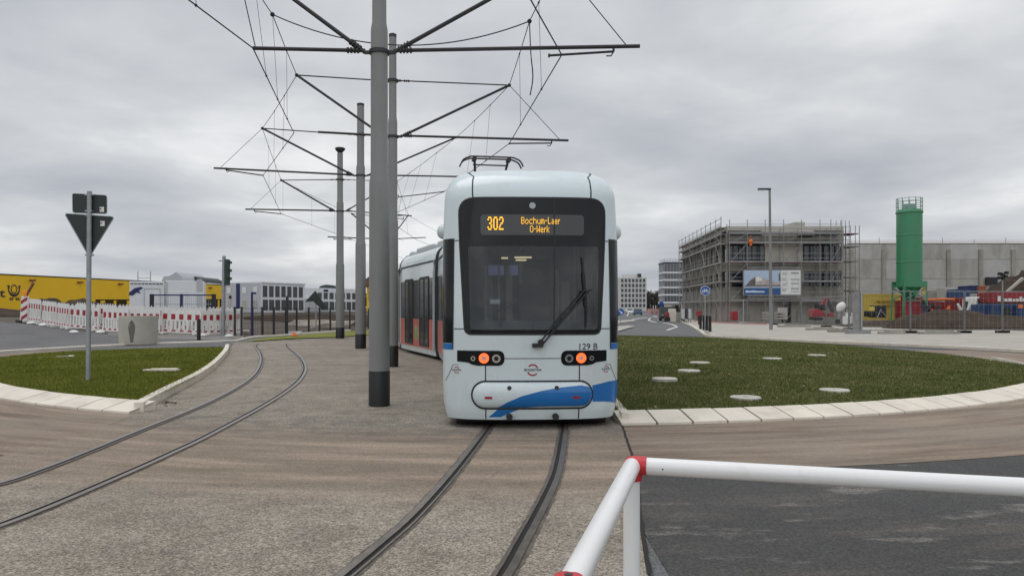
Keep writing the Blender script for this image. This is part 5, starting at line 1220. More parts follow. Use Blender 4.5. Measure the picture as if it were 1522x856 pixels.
for sx in (-1, 1):
    for sy in (-1, 1): b = MB(); b.beam((c.x + sx * rS * .92, c.y + sy * rS * .92, Z(426)), (c.x + sx * rS * 1.05, c.y + sy * rS * 1.0, cz0 - .3), .16); b.box((c.x + sx * rS * 1.05, c.y + sy * rS, cz0 - .25), (.5, .5, .1)); b.build('leg', M_GREEN, t)
b = MB()
for sy in (-1, 1):
    for s in (-1, 1): b.beam((c.x - s * rS * .95, c.y + sy * rS * .95, Z(428)), (c.x + s * rS * 1.0, c.y + sy * rS * .97, Z(446)), .08)
    b.beam((c.x - rS * .98, c.y + sy * rS * .96, Z(447)), (c.x + rS * .98, c.y + sy * rS * .96, Z(447)), .10)
b.build('cross_brace', M_GREEN, t)
M_SILR = mat('pale_green_rail', (.25, .38, .32), .55); b = MB()
for v in (296, 301.5, 307.5): b.annulus((c.x, c.y, Z(v)), rS * .97, rS * 1.0, (0, 0, 1), .05, 24)
for k in range(12): a = 2 * math.pi * k / 12; b.beam((c.x + math.cos(a) * rS * .985, c.y + math.sin(a) * rS * .985, Z(316)), (c.x + math.cos(a) * rS * .985, c.y + math.sin(a) * rS * .985, Z(295)), .06)
b.build('top_railing', M_SILR, t); b = MB(); b.lo((c.x - .5, c.y - .3, Z(312)), (c.x + .5, c.y + .3, Z(304))); b.build('filter_box', M_SILR, t)

def container(label, u0, u1, v0, v1, Y, m, depth=2.4, ribs=True, cat='container', name='site_container'):
    t = thing(name, label, cat, P((u0 + u1) / 2, v1, Y)); b = MB(); a, c = P(u0, v1, Y), P(u1, v0, Y); a.z = min(a.z, .3) if v1 > 462 else a.z
    b.lo(a, c + Vector((0, depth, 0))); b.build('shell', m, t, bevel=.04)
    if ribs:
        b = MB(); n = max(3, int((c.x - a.x) / .32))
        for k in range(n): x = a.x + (k + .5) * (c.x - a.x) / n; b.lo((x - .06, Y - .04, a.z + .15), (x + .06, Y, c.z - .15))
        b.build('rib', m, t)
        b = MB(); b.lo((a.x - .03, Y - .06, c.z - .13), (c.x + .03, Y - .045, c.z + .02)); b.build('frame_rail', m, t); b = MB(); b.lo((a.x - .03, Y - .06, a.z), (c.x + .03, Y - .045, a.z + .13)); b.build('frame_rail', m, t)
    return t, a, c
t, a, c_ = container('yellow site container beside the green silo', 1282, 1339, 437, 473, 80, M_YELC)
b = MB(); b.lo(P(1304, 449, 79.8), P(1338, 446.5, 79.9)); b.lo(P(1316, 455, 79.8), P(1330, 452.5, 79.9)); b.build('faded_lettering', mat('ochre_print', (.40, .24, .03), .6), t)
t = thing('compressor', 'black compressor unit with open frame before the yellow container', 'machine', P(1305, 472, 74))
b = MB(); b.lo(P(1300, 472, 74), P(1318, 454, 74) + Vector((0, 1.2, 0))); b.build('housing', M_BLACK, t, bevel=.05); b = MB(); b.lo(P(1291, 471, 74), P(1300, 462, 74) + Vector((0, 1.0, 0))); b.build('engine_box', M_BLACK, t, bevel=.05)
b = MB(); b.lo(P(1292, 462, 74), P(1300, 455.5, 74) + Vector((0, .8, 0))); b.build('control_panel', M_YELC, t); b = MB(); b.path([P(1304, 472, 73.9), P(1309, 460, 73.9), P(1316, 470, 73.9)], .06); b.build('hose', M_GALV, t)
t = thing('pump_container', 'red container standing under the green silo', 'container', P(1355, 473, 77)); b = MB(); b.lo(P(1341.5, 474, 75.6), P(1371.5, 447, 75.6) + Vector((0, 1.6, 0))); b.build('shell', M_REDM, t, bevel=.04); b = MB(); b.prism([P(1343, 447, 76.2), P(1353, 447, 76.2), P(1350, 440, 76.2), P(1343, 440, 76.2)], (0, .6, 0)); b.prism([P(1360, 447, 76.2), P(1371, 447, 76.2), P(1371, 442, 76.2), P(1366, 442, 76.2)], (0, .6, 0)); b.build('funnel', M_REDM, t)
container('blue container with pale top edge right of the silo', 1375, 1399, 448, 466, 82, M_BLUEM)
container('low red container with an orange pipe across it', 1396, 1434, 449, 468, 80, M_REDM)
b = MB(); b.path(smooth([P(1372, 446.5, 78), P(1395, 445, 78), P(1412, 445, 78), P(1424, 447, 78), P(1431, 450, 78)], 5), .14, 8); tag(b.build('orange_pipe', M_ORANGE), 'curved orange pipe lying over the low red container', 'pipe')
container('tall dark red container behind the fence post', 1436, 1452, 442, 470, 76, M_REDM)
container('blue container stacked behind the red ones, with dark top', 1421, 1442, 430, 449, 92, M_BLUEM); container('dark blue container right of the stacked blue one', 1440, 1453, 424.5, 436, 95, M_NAVY); container('rusty orange skip against the hall wall', 1453, 1466, 425, 434, 96, mat('rust_orange', (.35, .11, .05), .7))
container('grey cabin with dark window behind the low red container', 1405, 1419, 427, 446, 94, M_CONC, ribs=False); container('small grey silo box between silo and grey cabin', 1384, 1393, 431, 447, 96, M_CONCD, ribs=False)
t = thing('orange_lamp_post', 'orange and yellow marker at the right side of the silo legs', 'marker', P(1374, 440, 85)); b = MB(); b.lo(P(1372, 437, 85), P(1377, 426, 85) + Vector((0, .3, 0))); b.build('marker_plate', M_YELC, t); b = MB(); b.lo(P(1372.4, 432, 84.9), P(1375, 427, 84.9) + Vector((0, .05, 0))); b.build('marker_stripe', M_ORANGE, t)
# red gantry with pale markings and blue plant beneath it
t = thing('red_trailer', 'red trailer body with worn pale lettering at the right edge', 'trailer', P(1505, 455, 72)); b = MB(); b.lo(P(1475, 450, 72), P(1600, 434.5, 72) + Vector((0, 2.4, 0))); b.build('side_wall', M_REDM, t, bevel=.05)
b = MB(); u = 1483
for w, h in ((5, 8), (4, 5), (5, 4), (6, 4.5), (4, 3.5), (5, 4), (4, 7), (4, 5)): b.lo(P(u, 448, 71.9), P(u + w * .8, 448 - h, 71.95)); u += w + .6
b.build('worn_lettering', M_WHITE, t)
b = MB()
for u in (1480, 1495, 1512): b.tube(P(u, 478, 72.2), P(u, 478, 72.2) + Vector((0, .4, 0)), .45, n=18)
b.build('wheel', M_BLACK, t)
t = thing('white_lorry', 'small white lorry cab beside the red trailer', 'lorry', P(1461, 470, 74))
b = MB(); b.prism([P(1449.5, 460, 74), P(1465.5, 460, 74), P(1466, 446, 74), P(1464, 441, 74), P(1452, 441, 74), P(1450, 445, 74)], (0, 2.2, 0)); b.build('cab', M_WHITE, t, bevel=.06); b = MB(); b.prism([P(1453, 456, 73.96), P(1459, 456, 73.96), P(1463, 451, 73.96), P(1463, 444, 73.96), P(1453, 444, 73.96)], (0, .05, 0)); b.build('side_window', M_GLASSD, t)
b = MB(); b.lo(P(1448, 468, 74), P(1478, 460, 74) + Vector((0, 2.2, 0))); b.build('chassis', M_BLUEM, t); b = MB()
for u in (1453, 1472): b.tube(P(u, 469, 73.9), P(u, 469, 73.9) + Vector((0, .3, 0)), .45, n=18)
b.build('wheel', M_BLACK, t)
for i, (u0, u1, v0, v1, Y, m, lab) in enumerate(((1463, 1486, 452, 468, 68, M_BLUEM, 'blue plant container left below the red trailer'), (1491, 1504, 452, 474, 66, M_BLUEM, 'blue open-fronted container below the red trailer'), (1512, 1530, 452, 467, 66, M_BLUEM, 'blue box with an orange label at the right edge'))):
    t, a, c_ = container(lab, u0, u1, v0, v1, Y, m, 2.0)
    if i == 1: b = MB(); b.lo(P(1493, 473, Y - .1), P(1502, 457, Y - .05)); b.build('dark_opening', M_BLACK, t)
    if i == 2: b = MB(); b.lo(P(1513.5, 458, Y - .1), P(1520, 452.5, Y - .06)); b.build('label_plate', M_ORANGE, t)
t = thing('floodlight_mast', 'cluster of black floodlights on a thin mast above the rear soil heap', 'floodlight', P(1490, 440, 88)); b = MB(); b.tube(P(1490, 445, 88), P(1490, 410, 88), .09, n=8); b.build('mast', M_GALV, t)
for u, v in ((1486, 413), (1490, 408), (1495, 411), (1486, 407), (1496, 405.5), (1491, 413.5)): b = MB(); b.box(P(u, v, 87.8), (.38, .3, .34), .3); b.build('lamp_head', M_BLACK, t)
mound('soil_heap', 'large dark soil heap behind the right site fence', (P(1412, 0, 54).x, 54), 4.8, 3.2, 1.42, 21)
mound('soil_heap', 'low dark soil heap running out of the right edge', (P(1492, 0, 53).x, 53), 5.0, 2.5, 1.1, 23)
mound('soil_heap', 'low soil heap in front of the yellow container', (P(1310, 0, 60).x, 60), 3.8, 3, .55, 25)
mound('soil_heap', 'high rear soil heap against the grey hall at the right edge', (P(1545, 0, 97).x, 97), 8.5, 5, 6.4, 29)
b = MB(); b.prism([P(1497, 433, 91.5), P(1501, 433, 91.5), P(1524, 414, 91.5), P(1521, 412, 91.5)], (0, .4, 0)); tag(b.build('chute', M_PAVE), 'pale sloping chute on the rear soil heap', 'chute')
rg = random.Random(12)
for i in range(14):
    u = rg.uniform(1378, 1520); p = P(u, 0, rg.uniform(69, 73)); p.z = 0; t = thing('plant_attachment', '', 'machine part', p, 'machine parts lying before the coloured containers'); h_ = rg.uniform(1.4, 2.4)
    m = (M_BLUEM, M_REDM, M_BLACK, M_GALV, M_YELC, M_DARK)[i % 6]
    b = MB(); b.box(p + Vector((0, 0, .5)), (rg.uniform(.5, 1.1), .8, 1.0), rg.uniform(-.3, .3)); b.build('frame', m, t, bevel=.05)
    b = MB(); q0 = p + Vector((0, 0, .9)); q1 = p + Vector((rg.uniform(-.8, .8), 0, h_)); b.beam(q0, q1, .16); b.beam(q1, q1 + Vector((rg.uniform(-.7, .7), 0, -rg.uniform(.3, .9))), .12); b.build('arm', (M_DARK, M_BLACK, M_ORANGE)[i % 3] if i % 5 else M_WHITE, t)
    t['label'] = 'machine part with a bent arm among the clutter before the coloured containers'
# building-site machines before the scaffold
YM = 64; t = thing('mini_excavator', 'small red excavator with raised boom before the scaffolded building', 'excavator', P(1226, 476, YM))
b = MB(); b.lo(P(1210, 476, YM), P(1224, 471.5, YM) + Vector((0, 1.3, 0))); b.build('track', M_BLACK, t, bevel=.1); b = MB(); b.prism([P(1208.5, 471, YM), P(1227, 470, YM), P(1226, 463, YM), P(1216, 459, YM), P(1209, 460, YM)], (0, 1.2, 0)); b.build('body', M_REDM, t, bevel=.06)
b = MB(); b.beam(P(1218, 462, YM + .5), P(1229, 443, YM + .5), .35, .3); b.build('boom', M_REDM, t); b = MB(); b.beam(P(1229, 444, YM + .5), P(1238, 464, YM + .5), .22, .22); b.build('dipper_arm', M_DARK, t); b = MB(); b.prism([P(1231, 471, YM), P(1240, 471, YM), P(1239, 465, YM), P(1233, 466, YM)], (0, .9, 0)); b.build('bucket', M_REDM, t); b = MB(); b.lo(P(1216, 461, YM + .2), P(1224, 453, YM + 1.0)); b.build('cab', M_GLASSD, t)
YM = 62; t = thing('concrete_mixer', 'white drum concrete mixer standing behind the site fence', 'mixer', P(1252, 478, YM))
b = MB(); m = Matrix.Rotation(R(35), 3, 'Y')
q = P(1250, 456, YM); ring = [(.10, -.46), (.30, -.26), (.35, 0), (.30, .22), (.16, .40)]; vs = []
for r, z in ring:
    for i in range(16): a = 2 * math.pi * i / 16; vs.append(q + m @ Vector((math.cos(a) * r, math.sin(a) * r, z)))
b.add(vs, [(j * 16 + i, j * 16 + (i + 1) % 16, (j + 1) * 16 + (i + 1) % 16, (j + 1) * 16 + i) for j in range(4) for i in range(16)] + [tuple(range(16)), tuple(range(64, 80))]); b.build('drum', M_WHITE, t)
b = MB()
for u0, u1 in ((1243, 1249), (1258, 1252)): b.beam(P(u0, 482, YM), P(u1, 458, YM), .08)
b.beam(P(1242, 476, YM), P(1260, 476, YM), .08); b.build('stand', M_GALV, t); b = MB(); b.tube(P(1245, 478, YM - .2), P(1245, 478, YM + .2), .22); b.build('wheel', M_BLACK, t)
for u, lab in ((1259, 'white bucket beside the mixer, left of two'), (1268, 'white bucket behind the fence corner post, right of two')):
    q = P(u, 470, 60); b = MB(); b.lathe([(.11, 0), (.15, .28), (.16, .30), (.15, .31)], q, 16); b.box(q - Vector((0, 0, .45)), (.5, .5, .9)); tag(b.build('bucket_on_block', [M_WHITE]), lab, 'bucket')
t = thing('pallet_stack', 'pale pallet stack in front of the ground floor doorway', 'pallets', P(1150, 474, 74)); b = MB()
for v in (473, 469, 465): b.box(P(1149, v, 74), (1.9, 1.2, .14))
b.build('pallet', M_PAVE, t); b = MB(); b.box(P(1163, 466, 74), (.7, .8, 1.2)); b.build('crate', M_CONC, t)
t = thing('red_toilet_cabin', 'small red cabin at the foot of the scaffold corner', 'cabin', P(1093, 475, 76)); b = MB(); b.lo(P(1089, 476, 76), P(1097, 462.5, 76) + Vector((0, 1, 0))); b.build('shell', M_REDM, t, bevel=.05); b = MB(); b.lo(P(1090.5, 475, 75.95), P(1095.5, 464, 76)); b.build('door', M_REDM, t)
# site fence right
def fence_panel(a, c, lab, h):
    t = thing('site_fence', lab, 'fence', (a + c) / 2, 'mobile site fence along the pavement'); z = Vector((0, 0, h))
    for p in (a, c): b = MB(); b.tube(p, p + z, .06, n=8); b.build('post', M_GALV, t)
    b = MB(); b.beam(a + z, c + z, .05); b.beam(a + Vector((0, 0, .18)), c + Vector((0, 0, .18)), .05); n = int((c - a).length / .30)
    for k in range(1, n): p = a.lerp(c, k / n); b.beam(p + Vector((0, 0, .18)), p + z, .006)
    for k in range(1, 6): b.beam(a + z * k / 6, c + z * k / 6, .006)
    b.build('wire_mesh', M_SCAF, t, 0)
    for p in (a, c): b = MB(); b.box(p + Vector((0, 0, .07)), (.75, .28, .14)); b.build('concrete_foot', M_CONC, t, bevel=.02)
YF = 43; zf = .12; FP = [(1280.5, 493), (1353, 492.5), (1433.5, 493.5), (1490, 495), (1560, 497)]
pts = []
for u, v in FP: q = P(u, v, YF + (u - 1280) * .004); q.z = zf; pts.append(q)
for i in range(4): fence_panel(pts[i], pts[i + 1], ['site fence panel in front of the yellow container', 'site fence panel before the dark soil heap', 'site fence panel between the two right fence posts', 'site fence panel at the right edge of the photo'][i], 2.45)
fq = [P(u, v, Y) for u, v, Y in ((1280.5, 493, 43.2), (1262, 488, 50), (1228, 485, 57), (1190, 482, 62), (1150, 480, 66), (1105, 478, 70))]
for q in fq: q.z = .12
for i in range(5): fence_panel(fq[i], fq[i + 1], ['short turned fence panel at the corner post left of the yellow container', 'fence panel in front of the concrete mixer', 'fence panel before the red excavator', 'fence panel under the white billboard panel', 'fence panel left of the street lamp foot'][i], 2.3)
b = MB(); q = P(1277.5, 493, 43.0); q.z = .12; b.box(q + Vector((0, .3, 1.15)), (.32, .5, 2.3)); b.box(q + Vector((-.1, 0, .08)), (1.3, .5, .2)); b.box(q + Vector((.1, .2, 2.35)), (.2, .3, .12)); tag(b.build('fence_stack', M_SCAF), 'upright stack of folded grey fence panels at the fence corner', 'fence panels')
for i, (u, v, Y, l) in enumerate(((1250, 490, 45.5, 1.6), (1222, 486, 50, 2.2), (1180, 484, 58, 2.6), (1325, 495, 42.5, 1.5), (1395, 496, 42.5, 2.4))):
    q = P(u, v, Y); q.z = .17; b = MB(); b.box(q, (l, .3, .14), .05); b.box(q + Vector((.2, .25, .05)), (l * .6, .25, .18), -.1); tag(b.build('concrete_rubble', M_CONCD), ['flat concrete slab below the white mixer at the pavement edge', 'flat concrete slab below the red excavator', 'long concrete slab below the white billboard panel', 'low concrete slab right of the fence corner', 'long low slab at the foot of the dark soil heap'][i], 'concrete slab', 'slabs along the pavement edge')

# street lamp, signs, bollards
p = G(1146, 490, .1); t = thing('street_lamp', 'tall slim street lamp with a flat arm to the left', 'street lamp', p); Yl = p.y
b = MB(); b.tube(p, P(1144, 281, Yl), .12, .075, n=14); b.build('pole', M_POLE, t); b = MB(); b.lo(P(1126.5, 282.6, Yl) - Vector((0, .1, 0)), P(1145.5, 280, Yl) + Vector((0, .1, 0))); b.build('lamp_arm', M_DARK, t, bevel=.02); b = MB(); b.lo(P(1127, 283.2, Yl) - Vector((0, .08, 0)), P(1137, 282.7, Yl) + Vector((0, .08, 0))); b.build('lamp_glass', M_CABIN, t)
p = G(1048, 491, .1); t = thing('cycle_sign', 'round blue sign with a white bicycle on a thin pole', 'road sign', p); Yc = p.y; c = P(1048.3, 432, Yc)
b = MB(); b.tube(p, c + Vector((0, .04, .25)), .04, n=12); b.build('pole', M_GALV, t); r = 7.2 * Yc / F; b = MB(); b.disc(c + Vector((0, 0, 0)), r, (0, -1, 0), .015); dd = b.build('blue_disc', M_BLUE, t); b = MB(); b.annulus(c + Vector((0, -.016, 0)), r * .92, r, (0, -1, 0), .004); b.build('white_rim', M_WHITE, dd)
b = MB(); q = c + Vector((0, -.018, -.06))
for s in (-1, 1): b.annulus(q + Vector((s * r * .42, 0, 0)), r * .20, r * .28, (0, -1, 0), .004, 18)
w = lambda x, z: q + Vector((x * r, -.002, z * r))
for a, e in (((-.42, 0), (-.18, .38)), ((-.18, .38), (.28, .38)), ((.42, 0), (.25, .5)), ((-.42, 0), (0, 0)), ((0, 0), (.28, .38)), ((0, 0), (-.2, .46)), ((-.3, .48), (-.1, .48)), ((.2, .52), (.34, .5))): b.beam(w(*a), w(*e), .03, .03)
b.build('bicycle_symbol', M_WHITE, dd)
proto = None
for i, (u, v) in enumerate(((1041.3, 489), (1046.2, 490.3), (1050.6, 491.3), (1055.3, 493))):
    p = G(u, v, .1)
    if proto is None: b = MB(); b.lathe([(.085 if i else .10, -.02), (.085, .90), (.09, .92), (.09, .97), (.06, 1.0)], (0, 0, 0), 16); proto = b.build('bollard', M_BLACK); o = proto
    else: o = proto.copy(); COL.objects.link(o)
    o.location = p; tag(o, ['black bollard at the pavement corner, farthest of the four by the cycle sign', 'black bollard just left of the cycle sign pole', 'black bollard just right of the cycle sign pole', 'black bollard nearest the lawn, right end of four by the cycle sign'][i], 'bollard', 'bollards on the pavement corner')
p = P(922.5, 480, 68); p.z = .06; t = thing('keep_right_sign', 'round blue sign with white arrow on the traffic island beside the tram', 'road sign', p); c = P(922.5, 463.5, 68)
b = MB(); b.tube(p, c + Vector((0, .03, .2)), .04, n=10); b.build('pole', M_GALV, t); b = MB(); b.disc(c, .32, (0, -1, 0), .015); dd = b.build('blue_disc', M_BLUE, t); b = MB(); b.beam(c + Vector((-.16, -.02, .15)), c + Vector((.12, -.02, -.10)), .02, .07); b.prism([c + Vector((.18, -.02, -.18)), c + Vector((-.04, -.02, -.15)), c + Vector((.15, -.02, .05))], (0, -.006, 0)); b.build('arrow', M_WHITE, dd)

# street clutter at the far road
def car(label, p, rz, m, L=4.3, Wd=1.75, H=1.45):
    t = thing('parked_car', label, 'car', (0, 0, 0), 'vehicles along the far road'); prof = [(-L / 2, .25), (-L / 2, .75), (-L * .46, .9), (-L * .30, .95), (-L * .16, H), (L * .20, H), (L * .36, .98), (L * .47, .88), (L / 2, .7), (L / 2, .25)]
    b = MB(); b.prism([(-Wd / 2, y, z) for y, z in prof], (Wd, 0, 0)); b.build('body', m, t, bevel=.06); b = MB()
    b.prism([(-Wd * .44, -L * .31, .97), (Wd * .44, -L * .31, .97), (Wd * .40, -L * .18, H - .06), (-Wd * .40, -L * .18, H - .06)], (0, -.04, .02)); b.build('windscreen', M_GLASSD, t)
    for sx in (-1, 1):
        for y in (-L * .31, L * .31): b = MB(); b.tube((sx * Wd * .40, y, .31), (sx * Wd * .51, y, .31), .31, n=16); b.build('wheel', M_BLACK, t)
        b = MB(); b.box((sx * Wd * .36, -L / 2 - .01, .68), (.28, .05, .12)); b.build('headlight', M_CHROME, t)
    t.location = p; t.rotation_euler.z = rz; return t
q = P(991, 474, 95); q.z = 0
car('dark van-like car beside the far road under the striped office', q, R(-8), M_BLACK, 4.6, 1.85, 1.75)
q = P(948, 461, 170); q.z = 0; car('blue car in front of the distant grid-windowed office', q, R(-6), M_BLUEM)
q = P(936, 460, 200); q.z = 0; car('pale car driving far down the road', q, R(-6), M_WHITE)
q = P(999, 477, 84); q.z = 0; t = thing('concrete_block', 'pale tall concrete block with a red machine beside the far road', 'block', q); b = MB(); b.box(q + Vector((0, 0, .75)), (.75, .8, 1.5)); b.build('block_body', M_KERB, t, bevel=.05)
q = P(991.5, 477, 83); q.z = 0; t = thing('plate_compactor', 'small red and black machine left of the pale concrete block', 'machine', q); b = MB(); b.box(q + Vector((0, 0, .35)), (.6, .5, .5)); b.build('engine', M_BLACK, t, bevel=.05); b = MB(); b.box(q + Vector((0, 0, .85)), (.45, .4, .5)); b.build('hood', M_REDM, t, bevel=.06)
q = P(1007, 477, 86); q.z = 0; t = thing('stone_planter', 'grey slatted stone planter right of the pale concrete block', 'planter', q); b = MB(); b.box(q + Vector((0, 0, .55)), (.85, .8, 1.1)); b.build('box', M_CONC, t)
b = MB()
for k in range(5): b.box(q + Vector((-.34 + k * .17, -.42, .55)), (.05, .04, 1.0))
b.build('slats', M_CONCD, t)
for i, u in enumerate((1015, 1019.5, 1025)):
    q = P(u, 479, 78); q.z = .05; t = thing('switch_cabinet', ['grey electrical cabinet left of three at the scaffold foot', 'dark grey electrical cabinet between two others at the scaffold foot', 'pale grey electrical cabinet right of three at the scaffold foot'][i], 'cabinet', q, 'electrical cabinets beside the far road'); b = MB(); b.box(q + Vector((0, 0, .95)), (.30, .3, 1.0)); b.build('cabinet_body', (M_CABG, M_DARK, M_CABG)[i], t)
    b = MB()
    for s in (-1, 1): b.beam(q + Vector((s * .11, 0, 0)), q + Vector((s * .11, 0, .5)), .05)
    b.build('stand', M_DARK, t)
q = P(1038.5, 479, 66); q.z = .1; t = thing('red_box', 'small red box behind the bollards by the cycle sign', 'box', q); b = MB(); b.box(q + Vector((0, 0, 1.0)), (.42, .4, .5)); b.build('box_body', M_REDM, t, bevel=.03); b = MB(); b.tube(q, q + Vector((0, 0, .8)), .06); b.build('box_post', M_DARK, t)
for i, (u0, u1) in enumerate(((962.5, 967), (967.5, 972.5), (973, 978.5))):
    a, c = P(u0, 466.5, 175), P(u1, 466.8, 170); a.z = c.z = 0; t = thing('site_barrier', ['faded pink barrier far down the road, left one', 'faded pink barrier far down the road, middle one', 'faded pink barrier far down the road, right one'][i], 'barrier', a, 'far pink barriers'); b = MB(); b.beam(a + Vector((0, 0, .8)), c + Vector((0, 0, .8)), .06, 1.3); b.build('barrier_panel', mat('faded_pink', (.50, .30, .28), .6), t)
q = P(983, 467, 120); q.z = 0; t = thing('parking_sign', 'small blue sign on a pole in front of the striped office', 'road sign', q); b = MB(); b.tube(q, q + Vector((0, 0, 2.3)), .05); b.build('pole', M_GALV, t); b = MB(); b.box(q + Vector((0, -.05, 2.3)), (.65, .04, .65)); b.build('blue_plate', M_BLUE, t)
b = MB(); q = P(1020, 470, 74); q.z = .05
container('dark grey site hut beside the flank scaffold', 1003, 1012, 453, 466, 110, M_SIGNBK, ribs=False, cat='hut', name='site_hut')
container('cream coloured box trailer behind the dark van', 997.5, 1002.5, 455, 465, 105, M_PAVE, ribs=False, cat='trailer', name='box_trailer')

# distant offices
YD = 400.0; t = thing('office_block', 'distant pale office block with a grid of six rows of windows', 'building', P(941, 460, YD)); xx = lambda u: P(u, 0, YD).x; zz = lambda v: P(0, v, YD).z
b = MB(); b.lo((xx(921), YD, -1), (xx(961), YD + 16, zz(412.5))); b.build('wall', M_OFFW, t); b = MB(); b.lo((xx(929), YD + 3, zz(412.5)), (xx(955), YD + 12, zz(407.5))); b.build('roof_storey', M_OFFW, t); b = MB(); b.lo((xx(949), YD + 2, zz(412.5)), (xx(954), YD + 5, zz(406.5))); b.build('roof_unit', M_DARK, t)
for r in range(6):
    for c in range(7): u, v = 923.2 + c * 5.4, 414.5 + r * 7.4; b = MB(); b.lo((xx(u), YD - .15, zz(v + 4.8)), (xx(u + 3.4), YD + .1, zz(v))); b.build('window', M_GLASSB, t)
YD = 260.0; t = thing('office_block', 'distant white and dark banded office block of six storeys', 'building', P(1000, 460, YD)); xx = lambda u: P(u, 0, YD).x; zz = lambda v: P(0, v, YD).z
b = MB(); b.lo((xx(987), YD, -1), (xx(1030), YD + 9, zz(391))); b.build('core', M_GLASSD, t)
for i, v in enumerate((404, 415, 426, 437, 448.5)): b = MB(); b.lo((xx(987) - .25, YD - .25, zz(v + 2.4)), (xx(1030) + .2, YD + 9.2, zz(v))); b.build('white_band', M_CABIN, t)
b = MB(); b.lo((xx(987) - .3, YD - .3, zz(391)), (xx(1030) + .3, YD + 9.3, zz(389.5))); b.build('roof_slab', M_NAVY, t)
b = MB()
for k in range(13): u = 987.5 + k * 2.2; b.lo((xx(u), YD - .1, zz(450)), (xx(u) + .12, YD, zz(391)))
for k in range(14): y = YD + .6 + k * .62; b.lo((xx(987) - .1, y, zz(450)), (xx(987), y + .14, zz(391)))
b.build('mullions', M_CABG, t)
b = MB()
for v in (385.5, 387.5): b.beam((xx(988), YD, zz(v)), (xx(1014), YD, zz(v)), .12); b.beam((xx(988), YD, zz(v)), (xx(988), YD + 9, zz(v)), .12)
for k in range(7): b.beam((xx(988 + k * 4), YD, zz(389.5)), (xx(988 + k * 4), YD, zz(385)), .1)
b.build('roof_railing', M_GALV, t); b = MB(); b.lo((xx(987), YD - .2, -1), (xx(1030), YD + 9, zz(452))); b.build('ground_floor', M_PAVE, t)
# leafless wood on the horizon
rng = np.random.default_rng(5); b = MB()
def wood(x0, x1, y, h0, h1, n):
    for i in range(n):
        x = rng.uniform(x0, x1); hh = rng.uniform(h0, h1); yy = y + rng.uniform(0, 60)
        b.beam((x, yy, 0), (x + rng.uniform(-.8, .8), yy, hh * .75), .5)
        for k in range(26):
            a = rng.uniform(0, 6.28); rr = rng.uniform(.3, 2.6); z = hh * rng.uniform(.3, 1.0); p = Vector((x + math.cos(a) * rr, yy + math.sin(a) * rr, z)); s = rng.uniform(.5, 1.3)
            b.add([p, p + Vector((s, rng.uniform(-s, s), rng.uniform(-.3, s))), p + Vector((rng.uniform(-.5, .5), rng.uniform(-s, s), s))], [(0, 1, 2)])
wood(P(900, 0, 520).x, P(990, 0, 520).x, 520, 11, 14, 260)
wood(P(-300, 0, 420).x, P(700, 0, 420).x, 420, 6, 11, 900)
tag(b.build('wood', M_TREE, None, 0, fix=False), 'dark leafless wood along the horizon', kind='stuff')

# ------------------------------------------------------------------ light, sky, camera
w = D.worlds.new('World'); SC.world = w; w.use_nodes = True; nt = w.node_tree; N = nt.nodes; Lk = nt.links.new
bg = N['Background']; bg.inputs['Strength'].default_value = .1
SUN_EL, SUN_AZ = 72.0, 300.0                       # degrees; azimuth clockwise from +Y, behind the camera to the left
sky = N.new('ShaderNodeTexSky'); sky.sky_type = 'NISHITA'; sky.sun_disc = False; sky.sun_elevation = R(SUN_EL); sky.sun_rotation = R(SUN_AZ)
tc = N.new('ShaderNodeTexCoord'); sp = N.new('ShaderNodeSeparateXYZ'); Lk(tc.outputs['Generated'], sp.inputs[0])
def mth(op, a, c=None, clamp=False):
    x = N.new('ShaderNodeMath'); x.operation = op; x.use_clamp = clamp
    for k, val in enumerate((a, c)):
        if val is None: continue
        if isinstance(val, (int, float)): x.inputs[k].default_value = val
        else: Lk(val, x.inputs[k])
    return x.outputs[0]
den = mth('ADD', mth('MAXIMUM', sp.outputs[2], 0.0), .16)
cb = N.new('ShaderNodeCombineXYZ'); Lk(mth('DIVIDE', sp.outputs[0], den), cb.inputs[0]); Lk(mth('DIVIDE', sp.outputs[1], den), cb.inputs[1])
def nz(scale, detail, rough, offs, dist=0.0):
    v = N.new('ShaderNodeVectorMath'); v.operation = 'ADD'; Lk(cb.outputs[0], v.inputs[0]); v.inputs[1].default_value = offs
    x = N.new('ShaderNodeTexNoise'); x.inputs['Scale'].default_value = scale; x.inputs['Detail'].default_value = detail; x.inputs['Roughness'].default_value = rough; x.inputs['Distortion'].default_value = dist
    Lk(v.outputs[0], x.inputs['Vector']); return x.outputs['Fac']
n1 = nz(.55, 6, .46, (3.2, 1.7, 0), .25); n2 = nz(1.7, 6, .52, (11.3, 4.1, 0), .2)
f = mth('ADD', mth('MULTIPLY', n1, .68), mth('MULTIPLY', n2, .32))
rp = N.new('ShaderNodeValToRGB'); Lk(f, rp.inputs[0]); e = rp.color_ramp.elements
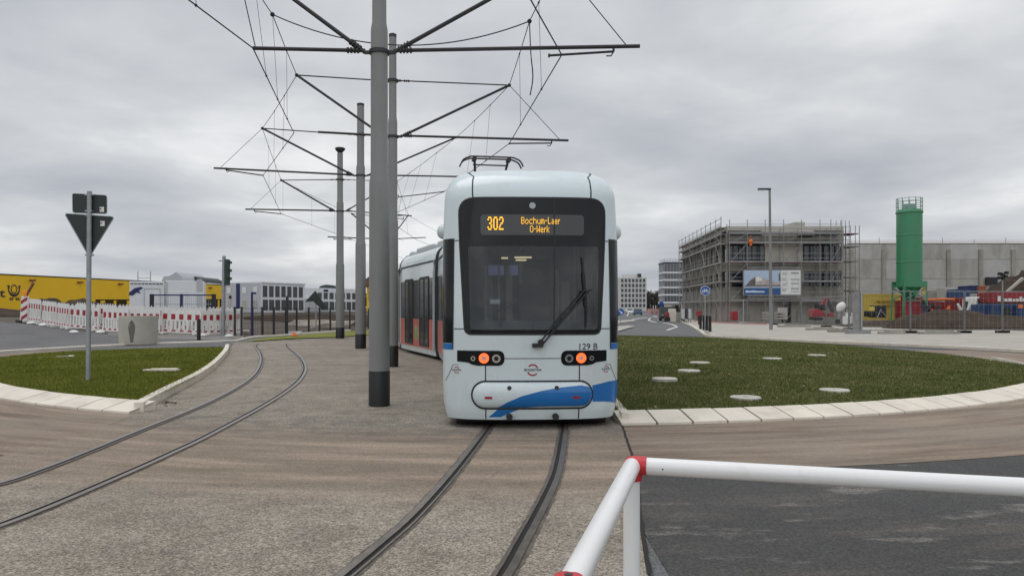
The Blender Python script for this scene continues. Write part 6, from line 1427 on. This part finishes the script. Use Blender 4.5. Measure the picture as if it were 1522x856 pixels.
for k, (p_, c) in enumerate(((.36, (.395, .418, .465)), (.45, (.485, .503, .538)), (.53, (.59, .603, .622)), (.62, (.80, .81, .82)))):
    if k >= 2: e.new(p_)
    e[k].position = p_; e[k].color = (*c, 1)
zen = N.new('ShaderNodeMapRange'); zen.interpolation_type = 'SMOOTHSTEP'; Lk(sp.outputs[2], zen.inputs[0]); zen.inputs[1].default_value = .42; zen.inputs[2].default_value = .95; zen.inputs[3].default_value = 11.0; zen.inputs[4].default_value = 16.5
beh = N.new('ShaderNodeMapRange'); beh.interpolation_type = 'SMOOTHSTEP'; Lk(mth('MULTIPLY', sp.outputs[1], -1.0), beh.inputs[0]); beh.inputs[1].default_value = .0; beh.inputs[2].default_value = .9; beh.inputs[3].default_value = 1.0; beh.inputs[4].default_value = 1.55
vs_ = N.new('ShaderNodeVectorMath'); vs_.operation = 'SCALE'; Lk(rp.outputs[0], vs_.inputs[0]); Lk(mth('MULTIPLY', zen.outputs[0], beh.outputs[0]), vs_.inputs['Scale'])
mx = N.new('ShaderNodeMix'); mx.data_type = 'RGBA'; mx.inputs[0].default_value = .96; Lk(sky.outputs[0], mx.inputs[6]); Lk(vs_.outputs[0], mx.inputs[7]); Lk(mx.outputs[2], bg.inputs[0])
sl = D.lights.new('sun', 'SUN'); sl.energy = .9; sl.angle = R(40); sl.color = (1, .965, .92); so = D.objects.new('sun', sl); COL.objects.link(so)
az, el = R(SUN_AZ), R(SUN_EL); dv = Vector((math.sin(az) * math.cos(el), math.cos(az) * math.cos(el), math.sin(el))); so.rotation_euler = dv.to_track_quat('Z', 'Y').to_euler(); so.location = dv * 60

cam = D.cameras.new('camera'); co = D.objects.new('camera', cam); COL.objects.link(co); SC.camera = co
co.location = (0, 0, CH); co.rotation_euler = (R(90), 0, 0); cam.sensor_width = 36; cam.lens = F / 1522 * 36; cam.shift_y = 30 / 1522; cam.clip_start = .05; cam.clip_end = 8000
vs = SC.view_settings; SC.display_settings.display_device = 'sRGB'; vs.view_transform = 'Standard'; vs.look = 'None'; vs.exposure = 0.0; vs.gamma = 1; vs.use_curve_mapping = False
SC.cycles.max_bounces = 6; SC.cycles.transparent_max_bounces = 12; SC.cycles.use_denoising = True
